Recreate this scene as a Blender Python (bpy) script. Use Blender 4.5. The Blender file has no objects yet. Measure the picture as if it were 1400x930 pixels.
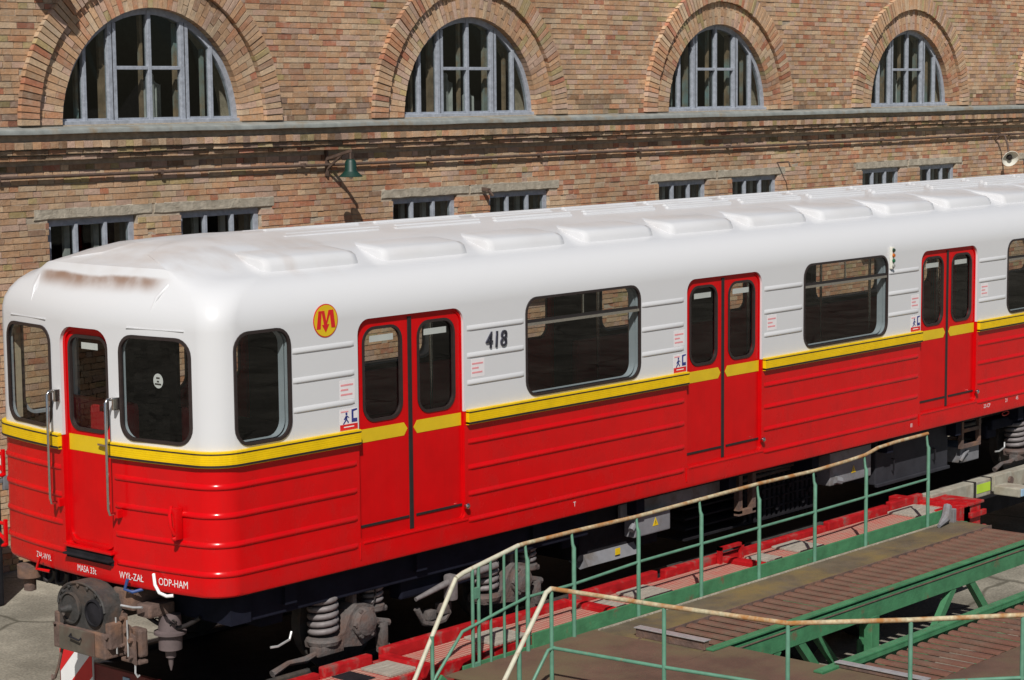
import bpy, bmesh, math, random
import numpy as np
from mathutils import Vector, Matrix
rnd = random.Random(7)
S = bpy.context.scene
COL = S.collection
# ------------------------------------------------------------------ camera
CP = (-9.8516, -11.6989, 4.6369); YAW, PIT, ROL, FPX = 0.722894, -0.117272, -0.008892, 2901.14
F = Vector((math.cos(YAW)*math.cos(PIT), math.sin(YAW)*math.cos(PIT), math.sin(PIT)))
R0 = Vector((math.sin(YAW), -math.cos(YAW), 0)); U0 = R0.cross(F)
R_ = R0*math.cos(ROL) + U0*math.sin(ROL); U_ = -R0*math.sin(ROL) + U0*math.cos(ROL)
cam = bpy.data.cameras.new('camera'); camo = bpy.data.objects.new('camera', cam); COL.objects.link(camo)
camo.matrix_world = Matrix(((R_.x, U_.x, -F.x, CP[0]), (R_.y, U_.y, -F.y, CP[1]), (R_.z, U_.z, -F.z, CP[2]), (0, 0, 0, 1)))
cam.sensor_width = 36; cam.lens = FPX/1400*36; cam.clip_end = 2000; cam.clip_start = .1
S.camera = camo
# ------------------------------------------------------------------ sky, sun, exposure
SUN = Vector((.50, .42, -.66)).normalized()          # direction the light travels
el = math.asin(-SUN.z); az = math.atan2(-SUN.x, -SUN.y)  # azimuth from +Y towards +X
wld = bpy.data.worlds.new('World'); S.world = wld; wld.use_nodes = True
nt = wld.node_tree; bg = nt.nodes['Background']; sky = nt.nodes.new('ShaderNodeTexSky')
sky.sky_type = 'NISHITA'; sky.sun_disc = False; sky.sun_elevation = el; sky.sun_rotation = az
sky.air_density = 1.0; sky.dust_density = .6; sky.ozone_density = 1.0
nt.links.new(sky.outputs[0], bg.inputs[0]); bg.inputs[1].default_value = .05
sl = bpy.data.lights.new('sun', 'SUN'); sl.energy = 4.9; sl.angle = math.radians(.5); sl.color = (1, .965, .905)
so = bpy.data.objects.new('sun', sl); COL.objects.link(so); so.location = (-20, -20, 30)
so.rotation_euler = SUN.to_track_quat('-Z', 'Y').to_euler()
S.view_settings.view_transform = 'Standard'; S.view_settings.look = 'None'
S.view_settings.exposure = -.12; S.view_settings.gamma = 1
S.render.engine = 'CYCLES'
# ------------------------------------------------------------------ materials
MATS = {}
def mat(name, col, rough=.6, metal=0., var=.12, vscale=6., bump=0., bscale=40., coat=0., col2=None, thr=.6, soft=.12, c2scale=5., spec=.5, stretch=(1, 1, 1), detail=6):
    """Principled surface: colour with noise variation, optional second colour in patches, bump."""
    if name in MATS: return MATS[name]
    m = bpy.data.materials.new(name); m.use_nodes = True; MATS[name] = m
    n = m.node_tree.nodes; l = m.node_tree.links; p = n['Principled BSDF']
    tc = n.new('ShaderNodeTexCoord'); mp = n.new('ShaderNodeMapping'); mp.inputs['Scale'].default_value = stretch
    l.new(tc.outputs['Object'], mp.inputs[0])
    def noise(sc, det=detail):
        t = n.new('ShaderNodeTexNoise'); t.inputs['Scale'].default_value = sc; t.inputs['Detail'].default_value = det
        t.inputs['Roughness'].default_value = .6; l.new(mp.outputs[0], t.inputs['Vector']); return t
    nz = noise(vscale); mr = n.new('ShaderNodeMapRange')
    mr.inputs[1].default_value = .3; mr.inputs[2].default_value = .7; mr.inputs[3].default_value = 1-var; mr.inputs[4].default_value = 1+var
    l.new(nz.outputs[0], mr.inputs[0])
    mul = n.new('ShaderNodeMix'); mul.data_type = 'RGBA'; mul.blend_type = 'MULTIPLY'; mul.inputs[0].default_value = 1
    mul.inputs[6].default_value = (*col, 1); l.new(mr.outputs[0], mul.inputs[7]); out = mul.outputs[2]
    if col2 is not None:
        n2 = noise(c2scale, 8); r2 = n.new('ShaderNodeMapRange'); r2.inputs[1].default_value = thr-soft; r2.inputs[2].default_value = thr+soft
        l.new(n2.outputs[0], r2.inputs[0]); mx = n.new('ShaderNodeMix'); mx.data_type = 'RGBA'
        l.new(r2.outputs[0], mx.inputs[0]); l.new(out, mx.inputs[6]); mx.inputs[7].default_value = (*col2, 1); out = mx.outputs[2]
        rr = n.new('ShaderNodeMapRange'); rr.inputs[3].default_value = rough; rr.inputs[4].default_value = min(1, rough+.3)
        l.new(r2.outputs[0], rr.inputs[0]); l.new(rr.outputs[0], p.inputs['Roughness'])
    else:
        p.inputs['Roughness'].default_value = rough
    l.new(out, p.inputs['Base Color']); p.inputs['Metallic'].default_value = metal
    p.inputs['Coat Weight'].default_value = coat; p.inputs['Coat Roughness'].default_value = .06
    p.inputs['Specular IOR Level'].default_value = spec
    if bump:
        nb = noise(bscale, 4); b = n.new('ShaderNodeBump'); b.inputs['Strength'].default_value = bump; b.inputs['Distance'].default_value = .02
        l.new(nb.outputs[0], b.inputs['Height']); l.new(b.outputs[0], p.inputs['Normal'])
    return m
def node_mix(n, l, a, b, fac):
    mx = n.new('ShaderNodeMix'); mx.data_type = 'RGBA'; l.new(fac, mx.inputs[0])
    for s, v in ((6, a), (7, b)):
        if isinstance(v, tuple): mx.inputs[s].default_value = (*v, 1)
        else: l.new(v, mx.inputs[s])
    return mx.outputs[2]
def glass(name, tint=(.55, .6, .58), rough=.01):
    m = bpy.data.materials.new(name); m.use_nodes = True; n = m.node_tree.nodes; l = m.node_tree.links
    n.remove(n['Principled BSDF']); o = n['Material Output']
    t = n.new('ShaderNodeBsdfTransparent'); t.inputs[0].default_value = (*tint, 1)
    g = n.new('ShaderNodeBsdfGlossy'); g.inputs['Roughness'].default_value = rough
    lw = n.new('ShaderNodeLayerWeight'); lw.inputs[0].default_value = .5
    pw = n.new('ShaderNodeMath'); pw.operation = 'POWER'; pw.inputs[1].default_value = 4.5; l.new(lw.outputs['Facing'], pw.inputs[0])
    f = n.new('ShaderNodeMath'); f.operation = 'MULTIPLY_ADD'; f.inputs[1].default_value = .9; f.inputs[2].default_value = .045; l.new(pw.outputs[0], f.inputs[0])
    tc = n.new('ShaderNodeTexCoord'); nz = n.new('ShaderNodeTexNoise'); nz.inputs['Scale'].default_value = 1.3
    b = n.new('ShaderNodeBump'); b.inputs['Strength'].default_value = .02; b.inputs['Distance'].default_value = .05
    l.new(tc.outputs['Object'], nz.inputs['Vector']); l.new(nz.outputs[0], b.inputs['Height']); l.new(b.outputs[0], g.inputs['Normal'])
    mx = n.new('ShaderNodeMixShader'); l.new(f.outputs[0], mx.inputs[0]); l.new(t.outputs[0], mx.inputs[1]); l.new(g.outputs[0], mx.inputs[2])
    l.new(mx.outputs[0], o.inputs[0]); return m
def attr_mat(name, rough=.9, bump=.5, bscale=60., dirt=.25):
    """Brick: colour from the piece's own colour attribute, with grain and soot stains."""
    m = bpy.data.materials.new(name); m.use_nodes = True; n = m.node_tree.nodes; l = m.node_tree.links; p = n['Principled BSDF']
    a = n.new('ShaderNodeAttribute'); a.attribute_name = 'Col'; tc = n.new('ShaderNodeTexCoord')
    def noise(sc, det):
        t = n.new('ShaderNodeTexNoise'); t.inputs['Scale'].default_value = sc; t.inputs['Detail'].default_value = det; t.inputs['Roughness'].default_value = .65
        l.new(tc.outputs['Object'], t.inputs['Vector']); return t
    g = noise(28, 6); r = n.new('ShaderNodeMapRange'); r.inputs[1].default_value = .25; r.inputs[2].default_value = .75; r.inputs[3].default_value = 1-dirt; r.inputs[4].default_value = 1+dirt*.7
    l.new(g.outputs[0], r.inputs[0])
    mu = n.new('ShaderNodeMix'); mu.data_type = 'RGBA'; mu.blend_type = 'MULTIPLY'; mu.inputs[0].default_value = 1
    l.new(a.outputs['Color'], mu.inputs[6]); l.new(r.outputs[0], mu.inputs[7])
    k = noise(9, 8); kr = n.new('ShaderNodeMapRange'); kr.inputs[1].default_value = .48; kr.inputs[2].default_value = .75; kr.inputs[4].default_value = .6
    l.new(k.outputs[0], kr.inputs[0])
    c = node_mix(n, l, mu.outputs[2], (.47, .39, .305), kr.outputs[0])
    big = noise(.55, 5); br_ = n.new('ShaderNodeMapRange'); br_.inputs[1].default_value = .32; br_.inputs[2].default_value = .68; br_.inputs[3].default_value = .74; br_.inputs[4].default_value = 1.14; l.new(big.outputs[0], br_.inputs[0])
    m2 = n.new('ShaderNodeMix'); m2.data_type = 'RGBA'; m2.blend_type = 'MULTIPLY'; m2.inputs[0].default_value = 1; l.new(c, m2.inputs[6]); l.new(br_.outputs[0], m2.inputs[7]); c = m2.outputs[2]
    l.new(c, p.inputs['Base Color']); p.inputs['Roughness'].default_value = rough; p.inputs['Specular IOR Level'].default_value = .2
    nb = noise(bscale, 6); b = n.new('ShaderNodeBump'); b.inputs['Strength'].default_value = bump; b.inputs['Distance'].default_value = .015
    l.new(nb.outputs[0], b.inputs['Height']); l.new(b.outputs[0], p.inputs['Normal'])
    return m
def white_roof_mat():
    """White body enamel; soot streaks on the upward faces and a brown grime band along the brow of the cab roof."""
    m = bpy.data.materials.new('white_enamel'); m.use_nodes = True; n = m.node_tree.nodes; l = m.node_tree.links; p = n['Principled BSDF']
    tc = n.new('ShaderNodeTexCoord'); sx = n.new('ShaderNodeSeparateXYZ'); l.new(tc.outputs['Object'], sx.inputs[0])
    def mathn(op, a, b=None, c=None):
        k = n.new('ShaderNodeMath'); k.operation = op
        for i, v in enumerate((a, b, c)):
            if v is None: continue
            if isinstance(v, (int, float)): k.inputs[i].default_value = v
            else: l.new(v, k.inputs[i])
        return k.outputs[0]
    def noise(sc, det=6, st=(1, 1, 1)):
        mp = n.new('ShaderNodeMapping'); mp.inputs['Scale'].default_value = st; l.new(tc.outputs['Object'], mp.inputs[0])
        t = n.new('ShaderNodeTexNoise'); t.inputs['Scale'].default_value = sc; t.inputs['Detail'].default_value = det; l.new(mp.outputs[0], t.inputs['Vector']); return t.outputs[0]
    def ramp(v, a, b, lo=0., hi=1.):
        k = n.new('ShaderNodeMapRange'); k.interpolation_type = 'SMOOTHSTEP'; l.new(v, k.inputs[0])
        k.inputs[1].default_value = a; k.inputs[2].default_value = b; k.inputs[3].default_value = lo; k.inputs[4].default_value = hi; return k.outputs[0]
    X, Y, Z = sx.outputs
    up = ramp(Z, 3.25, 3.36)
    grime = mathn('MULTIPLY', up, ramp(noise(1.4, 8, (1, 2, 1)), .42, .78, 0, .25))
    c = node_mix(n, l, (.63, .63, .645), (.42, .37, .33), grime)
    # brown band on the brow
    zz = mathn('ADD', Z, mathn('MULTIPLY', noise(2.2, 5), .07))
    band = mathn('MULTIPLY', ramp(zz, 3.16, 3.275), ramp(zz, 3.285, 3.315, 1, 0))
    yy = mathn('ABSOLUTE', mathn('SUBTRACT', Y, 1.36))
    band = mathn('MULTIPLY', band, ramp(yy, .58, .84, 1, 0)); band = mathn('MULTIPLY', band, ramp(X, .9, 1.2, 1, 0))
    band = mathn('MULTIPLY', band, ramp(noise(3.2, 8), .25, .62, .35, 1.))
    c = node_mix(n, l, c, (.27, .175, .13), band)
    halo = mathn('MULTIPLY', mathn('MULTIPLY', ramp(Z, 3.2, 3.3), ramp(X, 1.2, 2.6, 1, 0)), ramp(noise(1.8, 8, (2, 1, 1)), .45, .75, 0, .40))
    c = node_mix(n, l, c, (.42, .33, .27), halo)
    l.new(c, p.inputs['Base Color']); p.inputs['Roughness'].default_value = .3; p.inputs['Coat Weight'].default_value = .15; p.inputs['Coat Roughness'].default_value = .08; p.inputs['Specular IOR Level'].default_value = .4
    b = n.new('ShaderNodeBump'); b.inputs['Strength'].default_value = .12; b.inputs['Distance'].default_value = .02
    l.new(noise(2.2, 2, (1, 1, 1.6)), b.inputs['Height']); l.new(b.outputs[0], p.inputs['Normal'])
    return m
M_WHITE = white_roof_mat()
M_RED = mat('red_enamel', (.60, .002, .004), .2, var=.08, vscale=2.2, spec=.3, col2=(.50, .006, .007), thr=.6, c2scale=2.6, bump=.10, bscale=1.8)
M_DRED = mat('red_door_enamel', (.57, .002, .004), .28, var=.08, vscale=4, spec=.2)
M_YEL = mat('yellow_enamel', (.78, .51, .004), .35, var=.08, vscale=9, spec=.3)
def weather(m, dirt, amount, z0, z1):
    """thin run-down streaks and a dusty lower edge on a painted surface"""
    n = m.node_tree.nodes; l = m.node_tree.links; p = n['Principled BSDF']; src = p.inputs['Base Color'].links[0].from_socket
    tc = n.new('ShaderNodeTexCoord'); mp = n.new('ShaderNodeMapping'); mp.inputs['Scale'].default_value = (9, 9, .7); l.new(tc.outputs['Object'], mp.inputs[0])
    t = n.new('ShaderNodeTexNoise'); t.inputs['Scale'].default_value = 1.; t.inputs['Detail'].default_value = 7; t.inputs['Roughness'].default_value = .65; l.new(mp.outputs[0], t.inputs['Vector'])
    r = n.new('ShaderNodeMapRange'); r.inputs[1].default_value = .5; r.inputs[2].default_value = .8; r.inputs[4].default_value = amount; l.new(t.outputs[0], r.inputs[0])
    c = node_mix(n, l, src, dirt, r.outputs[0])
    sx = n.new('ShaderNodeSeparateXYZ'); l.new(tc.outputs['Object'], sx.inputs[0]); k = n.new('ShaderNodeTexNoise'); k.inputs['Scale'].default_value = 3; k.inputs['Detail'].default_value = 8; l.new(tc.outputs['Object'], k.inputs['Vector'])
    ad = n.new('ShaderNodeMath'); ad.operation = 'MULTIPLY_ADD'; ad.inputs[1].default_value = .35; l.new(k.outputs[0], ad.inputs[0]); l.new(sx.outputs[2], ad.inputs[2])
    q = n.new('ShaderNodeMapRange'); q.inputs[1].default_value = z0+.17; q.inputs[2].default_value = z1+.17; q.inputs[3].default_value = amount*1.1; q.inputs[4].default_value = 0; l.new(ad.outputs[0], q.inputs[0])
    l.new(node_mix(n, l, c, dirt, q.outputs[0]), p.inputs['Base Color'])
weather(M_RED, (.14, .02, .018), .16, .93, 1.06); weather(M_DRED, (.14, .02, .018), .14, 1.1, 1.2)
M_DYEL = mat('yellow_decal', (.68, .46, .01), .45, var=.06)
M_BLACK = mat('black_rubber', (.018, .014, .014), .55, var=.2, vscale=20)
M_GASK = mat('brown_gasket', (.026, .017, .016), .5, var=.2, vscale=20)
M_DARKIN = mat('dark_lining', (.05, .042, .038), .8, var=.2, spec=.1)
M_REVEAL = mat('bluegrey_reveal', (.36, .41, .46), .5, var=.08)
M_CHROME = mat('worn_chrome', (.62, .60, .58), .22, 1., var=.1, vscale=30)
M_WDEC = mat('white_decal', (.78, .78, .78), .5, var=.05)
M_BLUE = mat('blue_decal', (.03, .04, .20), .5, var=.05)
M_PINK = mat('pink_decal', (.75, .30, .32), .5, var=.1)
M_PALE = mat('pale_decal', (.76, .72, .73), .5, var=.05)
M_RDEC = mat('red_decal', (.60, .012, .015), .45, var=.05)
M_CAST = mat('cast_steel', (.12, .105, .10), .75, .1, var=.3, vscale=14, bump=.5, bscale=30, col2=(.12, .07, .055), thr=.55, c2scale=7)
M_SPRING = mat('grey_spring', (.19, .17, .17), .6, .1, var=.2, vscale=20)
M_UNDER = mat('underframe_black', (.018, .017, .020), .8, spec=.1, var=.35, vscale=6, bump=.2, bscale=20)
M_NAVY = mat('underframe_navy', (.010, .011, .020), .8, spec=.1, var=.3, vscale=5)
M_GREYBOX = mat('grey_box_paint', (.20, .20, .215), .6, var=.15, vscale=6, spec=.2, col2=(.13, .11, .095), thr=.62)
M_RUSTBR = mat('brown_rust_steel', (.125, .082, .068), .8, .1, var=.35, vscale=9, bump=.4, bscale=30, col2=(.24, .13, .08), thr=.6)
M_COUP = mat('coupler_grey', (.06, .057, .055), .65, .3, var=.3, vscale=9, bump=.4, bscale=25, col2=(.12, .08, .06), thr=.6)
M_GREEN = mat('green_paint', (.055, .195, .09), .55, var=.22, vscale=7, col2=(.17, .085, .05), thr=.66, soft=.05, c2scale=4.5, bump=.2, bscale=25)
M_GREENP = mat('green_pipe_paint', (.10, .235, .16), .5, var=.18, vscale=12, col2=(.20, .12, .06), thr=.70, soft=.05, c2scale=14)
M_RAIL = mat('cream_rail_paint', (.46, .40, .26), .7, var=.35, vscale=25, col2=(.34, .15, .045), thr=.50, soft=.13, c2scale=9)
M_RAIL2 = mat('pale_rail_paint', (.50, .48, .37), .6, var=.15, vscale=20, col2=(.30, .15, .05), thr=.68, soft=.06, c2scale=12)
M_PLATE = mat('rusty_plate', (.125, .07, .048), .8, .1, var=.25, vscale=2.5, bump=.35, bscale=45, col2=(.14, .105, .055), thr=.54, soft=.12, c2scale=1.4)
M_PLATE2 = mat('ochre_plate', (.12, .095, .062), .8, .1, var=.3, vscale=3, bump=.35, bscale=45, col2=(.19, .135, .048), thr=.55, soft=.1, c2scale=1.6)
M_SLAT = mat('rusty_slat', (.155, .068, .045), .8, .1, var=.3, vscale=5, bump=.4, bscale=40, col2=(.15, .10, .07), thr=.55, soft=.1, c2scale=4)
M_EDGE = mat('worn_steel_edge', (.55, .55, .55), .45, .6, var=.15, vscale=20)
M_TRED = mat('trailer_red', (.40, .008, .011), .5, var=.28, vscale=7, spec=.3, col2=(.22, .09, .075), thr=.60, soft=.07, c2scale=7, bump=.2, bscale=20)
M_WOOD = mat('grey_board', (.33, .30, .25), .85, var=.25, vscale=6, bump=.4, bscale=30, stretch=(1, 6, 1))
M_TYRE = mat('tyre_rubber', (.02, .02, .02), .85, var=.2)
M_GBEAM = mat('dusty_grey_steel', (.34, .32, .26), .75, var=.25, vscale=6, col2=(.24, .20, .15), thr=.58)
M_LIME = mat('lime_tape', (.42, .60, .04), .6, var=.1)
M_PBLUE = mat('pale_blue_paint', (.30, .45, .60), .5, var=.1)
M_MORTAR = mat('mortar', (.40, .335, .26), .95, var=.25, vscale=12, bump=.5, bscale=60, spec=.2)
M_CONC = mat('weathered_concrete', (.40, .355, .285), .9, var=.25, vscale=9, bump=.6, bscale=35, col2=(.28, .24, .185), thr=.6, spec=.25)
M_SHEET = mat('ledge_sheet_metal', (.27, .285, .27), .55, .1, var=.25, vscale=5, col2=(.25, .20, .14), thr=.62, soft=.08, c2scale=3)
M_PIPE = mat('brown_pipe', (.10, .065, .05), .7, .1, var=.3, vscale=12)
M_FRAME = mat('bluegrey_window_paint', (.31, .335, .385), .65, var=.22, vscale=14, bump=.2, bscale=40)
M_FRAME2 = mat('old_inner_frame', (.24, .17, .11), .7, var=.4, vscale=6, col2=(.20, .30, .31), thr=.56, soft=.1, c2scale=2)
M_CURT = mat('dim_curtain', (.36, .37, .36), .9, var=.3, vscale=5)
M_ROOM = mat('dark_room', (.045, .05, .045), .9, var=.3)
M_BRICK = attr_mat('brick_clay')
M_GLASS = glass('window_glass', (.74, .78, .76)); M_TGLASS = glass('car_glass', (.78, .80, .78), .005)
M_LGREEN = mat('lamp_green', (.004, .032, .024), .5, var=.1)
M_LWHITE = mat('lamp_enamel_white', (.70, .68, .60), .35, var=.08)
M_SEAT = mat('red_seat_vinyl', (.42, .015, .02), .5, var=.15)
M_CREAM = mat('cream_lining', (.50, .43, .32), .6, var=.1)
def ground_mat():
    m = mat('yard_concrete', (.30, .275, .225), .9, var=.32, vscale=1.6, bump=.5, bscale=14, col2=(.17, .155, .125), thr=.54, soft=.10, c2scale=.6, spec=.2, detail=10)
    n = m.node_tree.nodes; l = m.node_tree.links; p = n['Principled BSDF']; src = p.inputs['Base Color'].links[0].from_socket
    tc = n.new('ShaderNodeTexCoord')
    g_ = n.new('ShaderNodeTexNoise'); g_.inputs['Scale'].default_value = 38; g_.inputs['Detail'].default_value = 5; l.new(tc.outputs['Object'], g_.inputs['Vector'])
    r = n.new('ShaderNodeMapRange'); r.inputs[1].default_value = .3; r.inputs[2].default_value = .7; r.inputs[3].default_value = .72; r.inputs[4].default_value = 1.22; l.new(g_.outputs[0], r.inputs[0])
    mu = n.new('ShaderNodeMix'); mu.data_type = 'RGBA'; mu.blend_type = 'MULTIPLY'; mu.inputs[0].default_value = 1; l.new(src, mu.inputs[6]); l.new(r.outputs[0], mu.inputs[7])
    wv = n.new('ShaderNodeTexNoise'); wv.inputs['Scale'].default_value = 1.1; l.new(tc.outputs['Object'], wv.inputs['Vector'])
    ad = n.new('ShaderNodeMix'); ad.data_type = 'RGBA'; ad.blend_type = 'ADD'; ad.inputs[0].default_value = .5; l.new(tc.outputs['Object'], ad.inputs[6]); l.new(wv.outputs['Color'], ad.inputs[7])
    vo = n.new('ShaderNodeTexVoronoi'); vo.feature = 'DISTANCE_TO_EDGE'; vo.inputs['Scale'].default_value = .42; l.new(ad.outputs[2], vo.inputs['Vector'])
    cr = n.new('ShaderNodeMapRange'); cr.inputs[1].default_value = .004; cr.inputs[2].default_value = .016; cr.inputs[3].default_value = .7; cr.inputs[4].default_value = 0; l.new(vo.outputs['Distance'], cr.inputs[0])
    l.new(node_mix(n, l, mu.outputs[2], (.06, .055, .04), cr.outputs[0]), p.inputs['Base Color'])
    return m
M_GROUND = ground_mat()
def checker_mat():
    m = bpy.data.materials.new('red_tread_plate'); m.use_nodes = True; n = m.node_tree.nodes; l = m.node_tree.links; p = n['Principled BSDF']
    tc = n.new('ShaderNodeTexCoord'); mp = n.new('ShaderNodeMapping'); mp.inputs['Rotation'].default_value = (0, 0, math.radians(45)); mp.inputs['Scale'].default_value = (34, 34, 34)
    l.new(tc.outputs['Object'], mp.inputs[0]); ch = n.new('ShaderNodeTexChecker'); ch.inputs['Scale'].default_value = 1; l.new(mp.outputs[0], ch.inputs[0])
    nz = n.new('ShaderNodeTexNoise'); nz.inputs['Scale'].default_value = 7; nz.inputs['Detail'].default_value = 8; l.new(tc.outputs['Object'], nz.inputs['Vector'])
    r = n.new('ShaderNodeMapRange'); r.inputs[1].default_value = .35; r.inputs[2].default_value = .65; l.new(nz.outputs[0], r.inputs[0])
    base = node_mix(n, l, (.40, .035, .035), (.30, .15, .12), r.outputs[0])
    worn = node_mix(n, l, base, (.46, .27, .20), ch.outputs['Fac'])
    l.new(worn, p.inputs['Base Color']); p.inputs['Roughness'].default_value = .7
    b = n.new('ShaderNodeBump'); b.inputs['Strength'].default_value = .5; b.inputs['Distance'].default_value = .01; l.new(ch.outputs['Fac'], b.inputs['Height']); l.new(b.outputs[0], p.inputs['Normal'])
    return m
M_TREAD = checker_mat()
# ------------------------------------------------------------------ mesh helpers
class MB:
    """Collects shapes, links them as ONE mesh object."""
    def __init__(s): s.v = []; s.f = []; s.mi = []
    def add(s, vs, fs, mi=0):
        o = len(s.v); s.v += [tuple(v) for v in vs]; s.f += [tuple(i+o for i in f) for f in fs]; s.mi += [mi]*len(fs); return s
    def box(s, x0, x1, y0, y1, z0, z1, mi=0):
        return s.add([(x0, y0, z0), (x1, y0, z0), (x1, y1, z0), (x0, y1, z0), (x0, y0, z1), (x1, y0, z1), (x1, y1, z1), (x0, y1, z1)],
                     [(3, 2, 1, 0), (4, 5, 6, 7), (0, 1, 5, 4), (1, 2, 6, 5), (2, 3, 7, 6), (3, 0, 4, 7)], mi)
    def bev(s, x0, x1, y0, y1, z0, z1, b=.01, mi=0):
        """box with chamfered edges (octagonal in every section)"""
        bm = bmesh.new(); bmesh.ops.create_cube(bm, size=1)
        for v in bm.verts: v.co = Vector(((x0+x1)/2+v.co.x*(x1-x0), (y0+y1)/2+v.co.y*(y1-y0), (z0+z1)/2+v.co.z*(z1-z0)))
        bmesh.ops.bevel(bm, geom=bm.edges[:], offset=b, segments=2, affect='EDGES', profile=.6)
        bm.verts.index_update(); s.add([v.co[:] for v in bm.verts], [[v.index for v in f.verts] for f in bm.faces], mi); bm.free(); return s
    def bar(s, a, b, w, h=None, up=(0, 0, 1), mi=0):
        a = Vector(a); b = Vector(b); h = h or w; d = (b-a).normalized(); u = Vector(up)
        if abs(d.dot(u)) > .98: u = Vector((1, 0, 0))
        r = d.cross(u).normalized(); u = r.cross(d)
        P = [q+r*(w/2*i)+u*(h/2*j) for q in (a, b) for i, j in ((-1, -1), (1, -1), (1, 1), (-1, 1))]
        return s.add(P, [(3, 2, 1, 0), (4, 5, 6, 7), (0, 1, 5, 4), (1, 2, 6, 5), (2, 3, 7, 6), (3, 0, 4, 7)], mi)
    def tube(s, pts, r, n=8, closed=False, mi=0):
        pts = [Vector(p) for p in pts]; N = len(pts); rs = r if isinstance(r, (list, tuple)) else [r]*N
        V = []; pu = None
        for i, p in enumerate(pts):
            if closed: d = pts[(i+1) % N]-pts[i-1]
            else: d = pts[min(i+1, N-1)]-pts[max(i-1, 0)]
            d.normalize()
            if pu is None: u = Vector((0, 0, 1)) if abs(d.z) < .9 else Vector((1, 0, 0))
            else: u = pu
            u = (u-d*u.dot(d)).normalized(); pu = u; w = d.cross(u)
            for k in range(n):
                a = 2*math.pi*k/n; V.append(p+(u*math.cos(a)+w*math.sin(a))*rs[i])
        Fs = []
        for i in range(N if closed else N-1):
            j = (i+1) % N
            for k in range(n): Fs.append((i*n+k, i*n+(k+1) % n, j*n+(k+1) % n, j*n+k))
        if not closed: Fs += [tuple(range(n-1, -1, -1)), tuple((N-1)*n+k for k in range(n))]
        return s.add(V, Fs, mi)
    def lathe(s, prof, c, axis='z', n=24, mi=0):
        """prof: list of (radius, height along axis)"""
        V = []; N = len(prof)
        for r, h in prof:
            for k in range(n):
                a = 2*math.pi*k/n; p, q = r*math.cos(a), r*math.sin(a)
                V.append({'z': (c[0]+p, c[1]+q, c[2]+h), 'y': (c[0]+p, c[1]+h, c[2]+q), 'x': (c[0]+h, c[1]+p, c[2]+q)}[axis])
        Fs = [(i*n+k, i*n+(k+1) % n, (i+1)*n+(k+1) % n, (i+1)*n+k) for i in range(N-1) for k in range(n)]
        Fs += [tuple(range(n-1, -1, -1)), tuple((N-1)*n+k for k in range(n))]
        return s.add(V, Fs, mi)
    def prism(s, poly, f0, f1, mi=0):
        """poly of 2-D points; f0/f1 map a point to the two end caps"""
        n = len(poly); V = [f0(*p) for p in poly]+[f1(*p) for p in poly]
        return s.add(V, [tuple(range(n-1, -1, -1)), tuple(range(n, 2*n))]+[(i, (i+1) % n, n+(i+1) % n, n+i) for i in range(n)], mi)
    def mesh(s, name, recalc=True):
        me = bpy.data.meshes.new(name); me.from_pydata(s.v, [], s.f); me.polygons.foreach_set('material_index', s.mi)
        if recalc:
            bm = bmesh.new(); bm.from_mesh(me); bmesh.ops.recalc_face_normals(bm, faces=bm.faces[:]); bm.to_mesh(me); bm.free()
        return me
    def build(s, name, mats, parent=None, smooth=None, recalc=True):
        me = s.mesh(name, recalc)
        for m in (mats if isinstance(mats, (list, tuple)) else [mats]): me.materials.append(m)
        if smooth is not None: me.shade_smooth(); me.set_sharp_from_angle(angle=math.radians(smooth))
        return link(name, me, parent)
LOCS = {}
def link(name, me, parent=None):
    o = bpy.data.objects.new(name, me); COL.objects.link(o)
    if parent is not None:
        o.parent = parent
        if parent.name in LOCS: o.matrix_parent_inverse = Matrix.Translation(-LOCS[parent.name])
    return o
def tag(o, label, cat, group=None):
    o['label'] = label; o['category'] = cat
    if group: o['group'] = group
    return o
def thing(name, loc, label, cat, group=None):
    o = bpy.data.objects.new(name, None); COL.objects.link(o); o.location = loc; o.empty_display_size = .2
    LOCS[o.name] = Vector(loc); return tag(o, label, cat, group)
def rr(a0, a1, z0, z1, r, n=6):
    """rounded rectangle, counter-clockwise; r: one radius or (bl, br, tr, tl)"""
    r = r if isinstance(r, (list, tuple)) else (r,)*4; P = []
    for (ca, cz, q, k) in ((a0+r[0], z0+r[0], r[0], 2), (a1-r[1], z0+r[1], r[1], 3), (a1-r[2], z1-r[2], r[2], 0), (a0+r[3], z1-r[3], r[3], 1)):
        for i in range(n+1):
            t = math.pi/2*(k+i/n); P.append((ca+q*math.cos(t), cz+q*math.sin(t)))
    return P
def ring(mb, mp, A, B, h0, h1, mi=0):
    """flat ring between loops A (outer) and B (inner), from h0 (root) to h1 (front)"""
    n = len(A); V = [mp(a, z, h0) for a, z in A]+[mp(a, z, h1) for a, z in A]+[mp(a, z, h1) for a, z in B]+[mp(a, z, h0) for a, z in B]
    Fs = []
    for k in range(3):
        for i in range(n): j = (i+1) % n; Fs.append((k*n+i, k*n+j, (k+1)*n+j, (k+1)*n+i))
    return mb.add(V, Fs, mi)
def strip_pane(mb, mp, a0, a1, z0, z1, r, h, n=10):
    """rounded-rectangle sheet made of vertical strips, follows a bowed surface"""
    xs = sorted(set([a0, a1]+[a0+(a1-a0)*i/n for i in range(n+1)]+[a0+r*(1-math.cos(i*math.pi/8)) for i in range(5)]+[a1-r*(1-math.cos(i*math.pi/8)) for i in range(5)]))
    V = []
    for a in xs:
        e = 0
        t = min(a-a0, a1-a)
        if t < r: e = r-math.sqrt(max(0, r*r-(r-t)**2))
        V += [mp(a, z0+e, h), mp(a, z1-e, h)]
    return mb.add(V, [(2*i, 2*i+2, 2*i+3, 2*i+1) for i in range(len(xs)-1)])
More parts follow.
